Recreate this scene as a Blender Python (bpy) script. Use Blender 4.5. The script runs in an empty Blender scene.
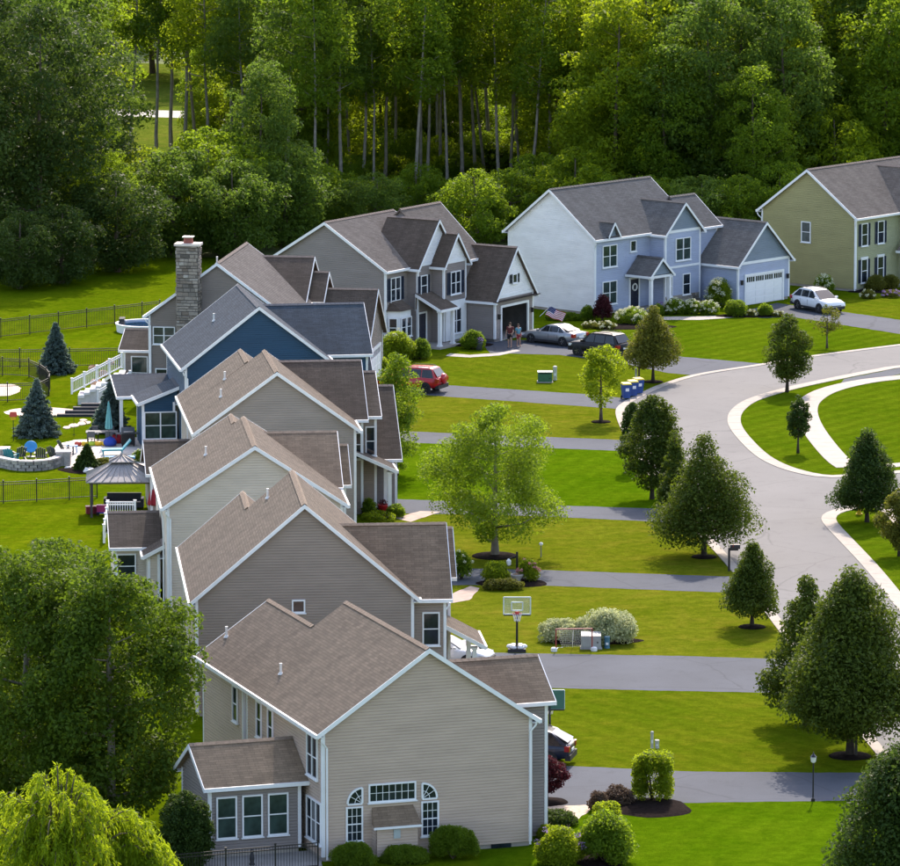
import bpy, math, random
import numpy as np
from mathutils import Vector, Matrix

scene = bpy.context.scene
COL = scene.collection
R = math.radians

# ------------------------------------------------------------------ camera, sky, sun, exposure
CAM_H, FOC = 55.0, 5600.0                 # metres above the lawns; focal length in 1/900 picture widths
PITCH = math.atan(879.0 / FOC)
cam_d = bpy.data.cameras.new('Camera'); cam = bpy.data.objects.new('Camera', cam_d); COL.objects.link(cam)
cam.location = (0, 0, CAM_H); cam.rotation_euler = (math.pi / 2 - PITCH, 0, 0)
cam_d.sensor_fit = 'HORIZONTAL'; cam_d.sensor_width = 36.0; cam_d.lens = 36.0 * FOC / 900.0
cam_d.clip_start = 1.0; cam_d.clip_end = 6000.0
scene.camera = cam

SUN_AZ, SUN_EL = R(8), R(42)             # azimuth clockwise from +Y, so the sun stands behind the houses to the right
world = bpy.data.worlds.new('World'); scene.world = world; world.use_nodes = True
wn = world.node_tree.nodes; wn.clear()
sky = wn.new('ShaderNodeTexSky'); sky.sky_type = 'NISHITA'; sky.sun_disc = False
sky.sun_elevation = SUN_EL; sky.sun_rotation = SUN_AZ
sky.air_density = 1.0; sky.dust_density = 1.6; sky.ozone_density = 0.7
bg = wn.new('ShaderNodeBackground'); bg.inputs['Strength'].default_value = 0.15
wo = wn.new('ShaderNodeOutputWorld')
world.node_tree.links.new(sky.outputs[0], bg.inputs[0]); world.node_tree.links.new(bg.outputs[0], wo.inputs[0])
sun_d = bpy.data.lights.new('Sun', 'SUN'); sun_d.energy = 2.2; sun_d.angle = R(0.6); sun_d.color = (1.0, 0.94, 0.84)
sun = bpy.data.objects.new('Sun', sun_d); COL.objects.link(sun)
to_sun = Vector((math.sin(SUN_AZ) * math.cos(SUN_EL), math.cos(SUN_AZ) * math.cos(SUN_EL), math.sin(SUN_EL)))
sun.rotation_euler = (-to_sun).to_track_quat('-Z', 'Y').to_euler(); sun.location = (0, 300, 200)
scene.view_settings.view_transform = 'Standard'; scene.view_settings.look = 'None'
scene.view_settings.exposure = 1.6; scene.view_settings.gamma = 1.0
scene.view_settings.use_curve_mapping = False
scene.view_settings.use_white_balance = True; scene.view_settings.white_balance_temperature = 7000; scene.view_settings.white_balance_tint = 16
scene.render.engine = 'CYCLES'
scene.cycles.max_bounces = 6; scene.cycles.transmission_bounces = 3; scene.cycles.transparent_max_bounces = 4

# ------------------------------------------------------------------ survey: where a sight line meets height z
_c, _s = math.cos(PITCH), math.sin(PITCH)
def at(x, y, z=0.0):
    a = (x - 450) / FOC; b = (433 - y) / FOC
    d = Vector((a, _c + b * _s, -_s + b * _c)); t = (z - CAM_H) / d.z
    return Vector((a * t, d.y * t, z))
def mpp(y): return 55.0 / (y + 446.0)      # metres per picture unit on the ground at row y

# ------------------------------------------------------------------ object helpers
def link(name, data, parent=None):
    o = bpy.data.objects.new(name, data); COL.objects.link(o)
    if parent is not None: o.parent = parent
    return o
def tag(o, label=None, cat=None, group=None, kind=None):
    if label: o['label'] = label
    if cat: o['category'] = cat
    if group: o['group'] = group
    if kind: o['kind'] = kind
    return o
def thing(name, label, cat, loc=(0, 0, 0), rz=0.0, group=None):
    o = link(name, None); o.location = loc; o.rotation_euler = (0, 0, rz); o.empty_display_size = 0.3
    return tag(o, label, cat, group)

class MB:
    def __init__(s): s.v = []; s.f = []; s.m = []; s.uv = None
    def add(s, vs, fs, m=0):
        b = len(s.v); s.v += [tuple(p) for p in vs]
        for f in fs: s.f.append([b + i for i in f]); s.m.append(m)
        return s
    def quad(s, a, b, c, d, m=0): return s.add([a, b, c, d], [(0, 1, 2, 3)], m)
    def box(s, x0, x1, y0, y1, z0, z1, m=0):
        vs = [(x, y, z) for z in (z0, z1) for y in (y0, y1) for x in (x0, x1)]
        return s.add(vs, [(0, 2, 3, 1), (4, 5, 7, 6), (0, 1, 5, 4), (2, 6, 7, 3), (0, 4, 6, 2), (1, 3, 7, 5)], m)
    def bar(s, p, q, w, h, m=0, up=(0, 0, 1)):
        p, q, up = Vector(p), Vector(q), Vector(up); d = (q - p).normalized()
        if abs(d.dot(up)) > .99: up = Vector((0, 1, 0))
        x = d.cross(up).normalized() * (w / 2); y = x.cross(d).normalized() * (h / 2)
        vs = [p - x - y, p + x - y, p + x + y, p - x + y, q - x - y, q + x - y, q + x + y, q - x + y]
        return s.add(vs, [(3, 2, 1, 0), (4, 5, 6, 7), (0, 1, 5, 4), (1, 2, 6, 5), (2, 3, 7, 6), (3, 0, 4, 7)], m)
    def tube(s, pts, rads, n=8, m=0, cap=True):
        pts = [Vector(p) for p in pts]
        if not isinstance(rads, (list, tuple)): rads = [rads] * len(pts)
        vs = []; k = len(pts)
        for i, p in enumerate(pts):
            d = (pts[min(i + 1, k - 1)] - pts[max(i - 1, 0)]).normalized()
            u = Vector((1, 0, 0)) if abs(d.x) < .8 else Vector((0, 1, 0))
            a = d.cross(u).normalized(); b = d.cross(a)
            for j in range(n):
                t = 2 * math.pi * j / n; vs.append(p + (a * math.cos(t) + b * math.sin(t)) * rads[i])
        fs = [(i * n + j, i * n + (j + 1) % n, (i + 1) * n + (j + 1) % n, (i + 1) * n + j) for i in range(k - 1) for j in range(n)]
        if cap: fs += [tuple(range(n))[::-1], tuple((k - 1) * n + j for j in range(n))]
        return s.add(vs, fs, m)
    def lathe(s, prof, n=16, m=0, c=(0, 0, 0), axis='z'):
        vs = []; k = len(prof)
        for r, z in prof:
            for j in range(n):
                t = 2 * math.pi * j / n; x, y = r * math.cos(t), r * math.sin(t)
                p = (x, y, z) if axis == 'z' else ((x, z, y) if axis == 'y' else (z, x, y))
                vs.append((p[0] + c[0], p[1] + c[1], p[2] + c[2]))
        fs = [(i * n + j, i * n + (j + 1) % n, (i + 1) * n + (j + 1) % n, (i + 1) * n + j) for i in range(k - 1) for j in range(n)]
        if prof[0][0] > 1e-4: fs.append(tuple(range(n))[::-1])
        if prof[-1][0] > 1e-4: fs.append(tuple((k - 1) * n + j for j in range(n)))
        return s.add(vs, fs, m)
    def ball(s, c, rx, ry, rz, n=12, k=7, m=0):
        prof = []
        vs = []; fs = []
        for i in range(k + 1):
            ph = math.pi * i / k - math.pi / 2
            for j in range(n):
                t = 2 * math.pi * j / n
                vs.append((c[0] + rx * math.cos(ph) * math.cos(t), c[1] + ry * math.cos(ph) * math.sin(t), c[2] + rz * math.sin(ph)))
        fs = [(i * n + j, i * n + (j + 1) % n, (i + 1) * n + (j + 1) % n, (i + 1) * n + j) for i in range(k) for j in range(n)]
        return s.add(vs, fs, m)
    def prism(s, poly, z0, z1, m=0):
        n = len(poly); vs = [(p[0], p[1], z0) for p in poly] + [(p[0], p[1], z1) for p in poly]
        fs = [tuple(range(n))[::-1], tuple(range(n, 2 * n))] + [(i, (i + 1) % n, n + (i + 1) % n, n + i) for i in range(n)]
        return s.add(vs, fs, m)
    def mesh(s, name, mats, smooth=False):
        me = bpy.data.meshes.new(name); me.from_pydata(s.v, [], s.f)
        for mt in (mats if isinstance(mats, (list, tuple)) else [mats]): me.materials.append(mt)
        if any(s.m): me.polygons.foreach_set('material_index', s.m)
        if smooth: me.polygons.foreach_set('use_smooth', [True] * len(s.f))
        if s.uv is not None:
            l = me.uv_layers.new(name='UVMap'); l.data.foreach_set('uv', [c for f in s.uv for p in f for c in p])
        me.update(); return me
    def build(s, name, mats, parent=None, smooth=False, kind=None):
        o = link(name, s.mesh(name, mats, smooth), parent)
        if kind: o['kind'] = kind
        return o

# ------------------------------------------------------------------ materials
MATS = {}
def _nodes(name):
    m = bpy.data.materials.new(name); m.use_nodes = True; nt = m.node_tree
    b = nt.nodes['Principled BSDF']; MATS[name] = m
    return m, nt, b
def ramp(nt, fac, stops):
    r = nt.nodes.new('ShaderNodeValToRGB'); e = r.color_ramp.elements
    while len(e) > 1: e.remove(e[-1])
    e[0].position = stops[0][0]; e[0].color = (*stops[0][1], 1)
    for p, c in stops[1:]: x = e.new(p); x.color = (*c, 1)
    nt.links.new(fac, r.inputs[0]); return r.outputs[0]
def noise(nt, scale, detail=3, vec=None, rough=.6):
    n = nt.nodes.new('ShaderNodeTexNoise'); n.inputs['Scale'].default_value = scale
    n.inputs['Detail'].default_value = detail; n.inputs['Roughness'].default_value = rough
    if vec is not None: nt.links.new(vec, n.inputs['Vector'])
    return n.outputs[0]
def coords(nt, kind='Object', scale=None):
    t = nt.nodes.new('ShaderNodeTexCoord'); o = t.outputs[kind]
    if scale:
        mp = nt.nodes.new('ShaderNodeMapping'); mp.inputs['Scale'].default_value = scale
        nt.links.new(o, mp.inputs['Vector']); o = mp.outputs[0]
    return o
def mix(nt, a, b, fac, mode='MIX'):
    m = nt.nodes.new('ShaderNodeMix'); m.data_type = 'RGBA'; m.blend_type = mode
    if isinstance(fac, (int, float)): m.inputs[0].default_value = fac
    else: nt.links.new(fac, m.inputs[0])
    for i, x in ((6, a), (7, b)):
        if isinstance(x, (tuple, list)): m.inputs[i].default_value = (*x, 1)
        else: nt.links.new(x, m.inputs[i])
    return m.outputs[2]
def bump(nt, bsdf, h, strength, dist=.02):
    b = nt.nodes.new('ShaderNodeBump'); b.inputs['Strength'].default_value = strength; b.inputs['Distance'].default_value = dist
    nt.links.new(h, b.inputs['Height']); nt.links.new(b.outputs[0], bsdf.inputs['Normal'])
def M(name, col=(.5, .5, .5), rough=.75, var=.12, scale=2.0, bmp=0.0, metal=0.0, spec=.4, coat=0.0, fine=40.0):
    if name in MATS: return MATS[name]
    m, nt, b = _nodes(name)
    b.inputs['Roughness'].default_value = rough; b.inputs['Metallic'].default_value = metal
    b.inputs['Specular IOR Level'].default_value = spec; b.inputs['Coat Weight'].default_value = coat
    b.inputs['Coat Roughness'].default_value = .05
    v = coords(nt)
    lo = tuple(max(0, c * (1 - var)) for c in col); hi = tuple(min(1, c * (1 + var)) for c in col)
    c1 = ramp(nt, noise(nt, scale, 5, v), [(.3, lo), (.7, hi)])
    nt.links.new(c1, b.inputs['Base Color'])
    if bmp: bump(nt, b, noise(nt, fine, 3, v), bmp)
    return m
def siding_mat(name, col):
    m, nt, b = _nodes(name); b.inputs['Roughness'].default_value = .55; b.inputs['Specular IOR Level'].default_value = .35
    v = coords(nt, 'Object', (.35, .35, 1.2)); v2 = coords(nt, 'Object', (.9, .9, 7.0))
    c1 = ramp(nt, noise(nt, 1.1, 4, v), [(.3, tuple(c * .9 for c in col)), (.7, tuple(min(1, c * 1.07) for c in col))])
    c2 = mix(nt, c1, tuple(c * .8 for c in col), ramp(nt, noise(nt, 1.0, 2, v2), [(.55, (0, 0, 0)), (.8, (.5, .5, .5))]))
    nt.links.new(c2, b.inputs['Base Color'])
    return m
def shingle_mat(name, col, dark):
    m, nt, b = _nodes(name); b.inputs['Roughness'].default_value = .9; b.inputs['Specular IOR Level'].default_value = .12; b.inputs['Diffuse Roughness'].default_value = 1.0
    uv = coords(nt, 'UV')
    br = nt.nodes.new('ShaderNodeTexBrick'); br.offset = .37; br.squash = 1.0
    br.inputs['Scale'].default_value = 1.0; br.inputs['Brick Width'].default_value = .42; br.inputs['Row Height'].default_value = .14
    br.inputs['Mortar Size'].default_value = .007; br.inputs['Mortar Smooth'].default_value = .3; br.inputs['Bias'].default_value = 0.0
    br.inputs['Color1'].default_value = (*[c * .86 for c in col], 1); br.inputs['Color2'].default_value = (*[min(1, c * 1.15) for c in col], 1)
    br.inputs['Mortar'].default_value = (*dark, 1); nt.links.new(uv, br.inputs['Vector'])
    big = ramp(nt, noise(nt, .45, 5, uv), [(.3, (.90, .90, .90)), (.7, (1.07, 1.07, 1.07))])
    st = coords(nt, 'UV', (1.6, .18, 1)); streak = ramp(nt, noise(nt, 1.0, 3, st), [(.35, (.88, .88, .88)), (.65, (1.08, 1.08, 1.08))])
    c = mix(nt, mix(nt, br.outputs[0], big, 1.0, 'MULTIPLY'), streak, 1.0, 'MULTIPLY')
    fine = ramp(nt, noise(nt, 28, 2, uv), [(.3, (.75, .75, .75)), (.7, (1.2, 1.2, 1.2))])
    nt.links.new(mix(nt, c, fine, .7, 'MULTIPLY'), b.inputs['Base Color'])
    inv = nt.nodes.new('ShaderNodeMath'); inv.operation = 'SUBTRACT'; inv.inputs[0].default_value = 1.0; nt.links.new(br.outputs[1], inv.inputs[1])
    bump(nt, b, inv.outputs[0], .7, .02)
    return m
def leaf_mat(name, a, b_, tr, tfac=.5):
    """diffuse + translucent leaf; a..b_ the leaf colours, tr the colour of light through it"""
    m = bpy.data.materials.new(name); m.use_nodes = True; nt = m.node_tree; nt.nodes.clear(); MATS[name] = m
    out = nt.nodes.new('ShaderNodeOutputMaterial')
    g = nt.nodes.new('ShaderNodeNewGeometry'); oi = nt.nodes.new('ShaderNodeObjectInfo')
    n1 = noise(nt, .55, 2, coords(nt))
    add = nt.nodes.new('ShaderNodeMath'); add.operation = 'MULTIPLY_ADD'; nt.links.new(g.outputs['Random Per Island'], add.inputs[0]); add.inputs[1].default_value = .55
    ad2 = nt.nodes.new('ShaderNodeMath'); ad2.operation = 'MULTIPLY_ADD'; nt.links.new(n1, ad2.inputs[0]); ad2.inputs[1].default_value = .75; nt.links.new(add.outputs[0], ad2.inputs[2])
    ad3 = nt.nodes.new('ShaderNodeMath'); ad3.operation = 'MULTIPLY_ADD'; nt.links.new(oi.outputs['Random'], ad3.inputs[0]); ad3.inputs[1].default_value = .3; ad3.inputs[2].default_value = -.2
    nt.links.new(ad3.outputs[0], add.inputs[2])
    base = ramp(nt, ad2.outputs[0], [(.1, a), (.9, b_)])
    d = nt.nodes.new('ShaderNodeBsdfPrincipled'); d.inputs['Roughness'].default_value = .58; d.inputs['Specular IOR Level'].default_value = .12
    nt.links.new(base, d.inputs['Base Color'])
    t = nt.nodes.new('ShaderNodeBsdfTranslucent')
    nt.links.new(mix(nt, base, tr, .65), t.inputs[0])
    ms = nt.nodes.new('ShaderNodeMixShader'); ms.inputs[0].default_value = tfac
    nt.links.new(d.outputs[0], ms.inputs[1]); nt.links.new(t.outputs[0], ms.inputs[2]); nt.links.new(ms.outputs[0], out.inputs[0])
    return m
def lawn_mat(name, a, b_, stripe=0.0, ang=0.0, dry=.3):
    m, nt, b = _nodes(name); b.inputs['Roughness'].default_value = .85; b.inputs['Specular IOR Level'].default_value = 0.0
    v = coords(nt)
    c = ramp(nt, noise(nt, .16, 5, v, .65), [(.32, a), (.68, b_)])
    sp = ramp(nt, noise(nt, .6, 5, v, .7), [(.48, (0, 0, 0)), (.72, (dry, dry, dry))])
    c = mix(nt, c, (b_[0] * 1.35, b_[1] * 1.02, b_[2] * 1.6), sp)
    f = ramp(nt, noise(nt, 7.0, 4, v, .8), [(.25, (.62, .66, .55)), (.75, (1.34, 1.3, 1.25))])
    c = mix(nt, c, f, .8, 'MULTIPLY')
    f2 = ramp(nt, noise(nt, 1.7, 3, v, .6), [(.3, (.76, .82, .72)), (.7, (1.2, 1.15, 1.15))])
    c = mix(nt, c, f2, 1.0, 'MULTIPLY')
    if stripe:
        mp = nt.nodes.new('ShaderNodeMapping'); mp.inputs['Rotation'].default_value = (0, 0, ang); nt.links.new(v, mp.inputs['Vector'])
        w = nt.nodes.new('ShaderNodeTexWave'); w.inputs['Scale'].default_value = .22; w.inputs['Distortion'].default_value = 1.2
        w.inputs['Detail'].default_value = 2; w.inputs['Detail Scale'].default_value = .6; nt.links.new(mp.outputs[0], w.inputs['Vector'])
        k = ramp(nt, w.outputs[1], [(.3, (1 - stripe,) * 3), (.7, (1 + stripe,) * 3)])
        c = mix(nt, c, k, 1.0, 'MULTIPLY')
    nt.links.new(c, b.inputs['Base Color'])
    bump(nt, b, noise(nt, 16, 4, v, .8), .9, .06)
    return m
def glass_mat(name, col, rough=.06):
    m, nt, b = _nodes(name); b.inputs['Roughness'].default_value = rough; b.inputs['Specular IOR Level'].default_value = .55
    v = coords(nt)
    nt.links.new(ramp(nt, noise(nt, 1.3, 2, v), [(.35, tuple(c * .6 for c in col)), (.65, tuple(c * 1.5 for c in col))]), b.inputs['Base Color'])
    return m
def island_mat(name, cols, rough=.85, bmp=.4):
    m, nt, b = _nodes(name); b.inputs['Roughness'].default_value = rough
    g = nt.nodes.new('ShaderNodeNewGeometry')
    c = ramp(nt, g.outputs['Random Per Island'], [(i / (len(cols) - 1), k) for i, k in enumerate(cols)])
    v = coords(nt); c = mix(nt, c, ramp(nt, noise(nt, 9, 4, v), [(.3, (.75,) * 3), (.7, (1.2,) * 3)]), 1.0, 'MULTIPLY')
    nt.links.new(c, b.inputs['Base Color']); bump(nt, b, noise(nt, 14, 4, v), bmp, .03)
    return m
def asphalt_mat(name, col, patch=.18):
    m, nt, b = _nodes(name); b.inputs['Roughness'].default_value = .9; b.inputs['Specular IOR Level'].default_value = .2
    v = coords(nt)
    c = ramp(nt, noise(nt, .13, 6, v, .6), [(.3, tuple(x * (1 - patch) for x in col)), (.7, tuple(x * (1 + patch) for x in col))])
    f = ramp(nt, noise(nt, 22, 3, v, .8), [(.3, (.8,) * 3), (.7, (1.2,) * 3)])
    c = mix(nt, c, f, .6, 'MULTIPLY')
    vo = nt.nodes.new('ShaderNodeTexVoronoi'); vo.feature = 'DISTANCE_TO_EDGE'; vo.inputs['Scale'].default_value = .16
    wv = mix(nt, v, noise_col(nt, .5, v), .35); nt.links.new(wv, vo.inputs['Vector'])
    crack = ramp(nt, vo.outputs['Distance'], [(.0, (.6,) * 3), (.007, (1,) * 3)])
    c = mix(nt, c, crack, .6, 'MULTIPLY')
    pt = ramp(nt, noise(nt, .9, 4, v, .7), [(.55, (1,) * 3), (.68, (.86,) * 3)])
    c = mix(nt, c, pt, 1.0, 'MULTIPLY')
    nt.links.new(c, b.inputs['Base Color']); bump(nt, b, noise(nt, 30, 3, v, .8), .25, .01)
    return m
def noise_col(nt, scale, v):
    n = nt.nodes.new('ShaderNodeTexNoise'); n.inputs['Scale'].default_value = scale; nt.links.new(v, n.inputs['Vector']); return n.outputs[1]

white = M('white_trim', (.76, .77, .78), .45, .05)
black_metal = M('black_metal', (.012, .012, .014), .4, .2)
concrete = M('concrete', (.33, .30, .27), .85, .14, 1.2, .2)
pale_stone = M('pale_patio', (.62, .54, .47), .85, .15, 1.0, .2)
mulch = M('mulch', (.014, .010, .009), 1.0, .5, 6.0, 1.0, fine=18, spec=.02)
soil = M('soil', (.16, .10, .06), .95, .35, .6, .8, fine=6)
glass = glass_mat('window_glass', (.012, .018, .026))
curtain_glass = glass_mat('window_glass_curtain', (.026, .046, .043), .12)
bark = M('bark', (.10, .075, .055), .95, .35, 3.0, .8, fine=10)
pale_bark = M('pale_bark', (.24, .21, .175), .9, .3, 2.0, .6, fine=10)
dark_bark = M('dark_bark', (.045, .035, .028), .95, .3, 3.0, .8, fine=10)
asphalt_road = asphalt_mat('road_asphalt', (.148, .146, .142), .10)
asphalt_drive = asphalt_mat('drive_asphalt', (.057, .067, .084), .18)
LG = {}
LG['mid'] = leaf_mat('leaf_mid', (0.0440, 0.0915, 0.0080), (0.1144, 0.1804, 0.0140), (0.3800, 0.5510, 0.0250), .55)
LG['ash'] = leaf_mat('leaf_ash', (.032, .070, .008), (.088, .140, .014), (.21, .33, .02), .43)
LG['dark'] = leaf_mat('leaf_dark', (0.0334, 0.0722, 0.0130), (0.0845, 0.1408, 0.0220), (0.2565, 0.4085, 0.0400), .49)
LG['yellow'] = leaf_mat('leaf_yellow', (0.0722, 0.1276, 0.0070), (0.1628, 0.2200, 0.0125), (0.4940, 0.6270, 0.0225), .57)
LG['bright'] = leaf_mat('leaf_bright', (0.0968, 0.1716, 0.0060), (0.1936, 0.2728, 0.0110), (0.4560, 0.5700, 0.0200), .5)
LG['linden'] = leaf_mat('leaf_linden', (.022, .048, .008), (.075, .110, .016), (.15, .21, .012), .42)
LG['yew'] = LG['deep'] = leaf_mat('leaf_yew', (.018, .045, .010), (.055, .094, .018), (.11, .18, .02), .40)
LG['birch'] = leaf_mat('leaf_birch', (.052, .104, .008), (.128, .196, .016), (.34, .49, .02), .48)
LG['spruce'] = leaf_mat('needle_blue', (.05, .095, .085), (.15, .21, .185), (.18, .26, .18), .4)
LG['red'] = leaf_mat('leaf_red', (.03, .008, .012), (.085, .02, .025), (.16, .02, .03), .35)
LG['varieg'] = leaf_mat('leaf_variegated', (.18, .23, .08), (.50, .52, .30), (.5, .55, .25), .42)
LG['olive'] = leaf_mat('leaf_olive', (0.0528, 0.0748, 0.0100), (0.1408, 0.1408, 0.0225), (0.2375, 0.2565, 0.0250), .45)
LG['dusty'] = leaf_mat('leaf_dusty', (.05, .03, .025), (.13, .09, .06), (.15, .1, .06), .35)
LG['flower'] = leaf_mat('petal_cream', (.50, .50, .30), (.75, .75, .58), (.7, .72, .45), .35)
LG['purple'] = leaf_mat('petal_purple', (.22, .12, .32), (.42, .32, .55), (.4, .25, .5), .35)
LG['pink'] = leaf_mat('petal_pink', (.45, .18, .20), (.65, .35, .35), (.6, .25, .25), .35)
# ------------------------------------------------------------------ foliage
def np_mesh(name, V, k, mat):
    """V: (n*k,3) vertices, faces of k consecutive vertices"""
    n = len(V) // k; me = bpy.data.meshes.new(name)
    me.vertices.add(len(V)); me.vertices.foreach_set('co', V.astype(np.float32).ravel())
    me.loops.add(n * k); me.loops.foreach_set('vertex_index', np.arange(n * k, dtype=np.int32))
    me.polygons.add(n); me.polygons.foreach_set('loop_start', np.arange(0, n * k, k, dtype=np.int32))
    me.polygons.foreach_set('loop_total', np.full(n, k, dtype=np.int32))
    me.materials.append(mat); me.update(calc_edges=True); me.validate(); return me
def unit(a): return a / np.maximum(np.linalg.norm(a, axis=1, keepdims=True), 1e-6)
def leaves(rng, P, N, size, aspect=.55):
    n = len(P); rnd = unit(rng.normal(size=(n, 3))); t = unit(np.cross(N, rnd)); b = np.cross(N, t)
    L = (size * rng.uniform(.5, 1.5, n))[:, None]; w = L * aspect
    V = np.empty((n, 4, 3)); V[:, 0] = P - t * L * .5; V[:, 1] = P + b * w * .5 + t * L * .05; V[:, 2] = P + t * L * .5; V[:, 3] = P - b * w * .5 + t * L * .05
    V[:, 1] += N * w * .18; V[:, 3] += N * w * .18
    return V.reshape(-1, 3)
def strand_leaves(rng, P, T, size, aspect=.25):
    n = len(P); t = unit(T + rng.normal(size=(n, 3)) * .25); b = unit(np.cross(t, rng.normal(size=(n, 3))))
    L = (size * rng.uniform(.6, 1.4, n))[:, None]; w = L * aspect; V = np.empty((n, 4, 3))
    V[:, 0] = P; V[:, 1] = P + t * L * .45 + b * w * .5; V[:, 2] = P + t * L; V[:, 3] = P + t * L * .45 - b * w * .5
    return V.reshape(-1, 3)
def clump_leaves(rng, C, n_per, size, flat=.75, up=.35, inner=.45):
    C = np.asarray(C); idx = np.repeat(np.arange(len(C)), np.maximum(3, (n_per * (C[:, 3] / C[:, 3].mean()) ** 2)).astype(int))
    n = len(idx); d = unit(rng.normal(size=(n, 3)) + np.array([0, 0, up]))
    rr = rng.uniform(inner, 1.08, n) ** .7
    P = C[idx, :3] + d * (C[idx, 3] * rr)[:, None] * np.array([1, 1, flat])
    N = unit(d * .55 + rng.normal(size=(n, 3)) * .55 + np.array([0, 0, .35]))
    return leaves(rng, P, N, size)
def envelope(kind, h):
    if kind == 'cone': return np.minimum(1.0, (h + .03) / .13) ** .6 * (1 - h) ** .72 * 1.03
    if kind == 'pyr': return np.minimum(1.0, (h + .04) / .2) ** .55 * (1 - h ** 1.5) ** .75
    if kind == 'oval': return np.sqrt(np.maximum(0, 1 - (2 * h - .84) ** 2 / np.where(h < .42, .75, 1.36)))
    if kind == 'column': return np.minimum(1, (h + .05) / .2) ** .5 * (1 - h ** 6) ** .7
    return np.sqrt(np.maximum(0, 1 - (2 * h - 1) ** 2))
def crown_clumps(rng, kind, n, Rr, z0, z1, cr, ecc=(1, 1), lump=.12, core=.5):
    out = []; ph = rng.uniform(0, 6.28, 4)
    while len(out) < n:
        h = rng.uniform(0, 1); e = float(envelope(kind, np.array(h)))
        if rng.uniform() > e + .12: continue
        th = rng.uniform(0, 2 * math.pi)
        k = 1 + lump * (math.sin(2 * th + ph[0] + 3 * h) + math.sin(3 * th + ph[1] - 5 * h) + .8 * math.sin(9 * h + ph[2] + th))
        rr = Rr * e * k * math.sqrt(rng.uniform(core * core, 1)); c = cr * rng.uniform(.65, 1.25) * (0.55 + .45 * e)
        rr = max(0, rr - c * .6)
        out.append((rr * math.cos(th) * ecc[0], rr * math.sin(th) * ecc[1], z0 + (z1 - z0) * h, c))
    return np.array(out)
def trunk_mb(rng, H, r, clumps, n_limb, z_first, lean=.04, n=8, splits=1):
    mb = MB(); pts = []; x = y = 0.0
    for i in range(7):
        t = i / 6; pts.append((x, y, H * t)); x += rng.normal() * lean * H / 6; y += rng.normal() * lean * H / 6
    mb.tube(pts, [r * (1.35 if i == 0 else 1) * (1 - .85 * i / 6) for i in range(7)], n)
    if len(clumps):
        for j in rng.choice(len(clumps), min(n_limb, len(clumps)), replace=False):
            c = clumps[j]; zb = max(z_first, min(c[2] - .35 * math.hypot(c[0], c[1]), H * .92)); t = zb / H * 6; i = min(5, int(t)); f = t - i
            p = Vector(pts[i]).lerp(Vector(pts[i + 1]), f); q = Vector(c[:3]); m = p.lerp(q, .5) + Vector((0, 0, -.06 * (q - p).length))
            rb = r * (1 - .85 * zb / H) * .5
            mb.tube([p, m, q], [rb, rb * .6, rb * .18], 5)
    return mb
def mulch_ring(parent, r, name='mulch_ring'):
    mb = MB(); mb.lathe([(r, 0.004), (r * .92, .05), (r * .5, .09), (.01, .11)], 22); return mb.build(name, mulch, parent, True)
def tree_meshes(seed, kind, H, Rr, z0, mat, leaf, n_cl, n_per, cr, bk=bark, tr=None, limbs=12, flat=.75, ecc=(1, 1), lump=.12, lean=.03, core=.5, thin=1.0):
    rng = np.random.default_rng(seed)
    C = crown_clumps(rng, kind, n_cl, Rr, z0, H - cr * .5, cr, ecc, lump, core)
    cm = np_mesh('crown', clump_leaves(rng, C, n_per, leaf, flat), 4, mat)
    r = tr or H * .018
    tm = trunk_mb(rng, H * .86, r, C, limbs, z0 * .75, lean).mesh('trunk', bk, True)
    return cm, tm
def tree(name, label, loc, meshes, rz=0, scale=(1, 1, 1), group=None, ring=0, cat='tree', mat=None):
    o = thing(name, label, cat, loc, rz, group); o.scale = scale
    c = link('crown', meshes[0], o); link('trunk', meshes[1], o)
    if mat: c.material_slots[0].link = 'OBJECT'; c.material_slots[0].material = mat
    if ring: mulch_ring(o, ring)
    return o
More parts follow.
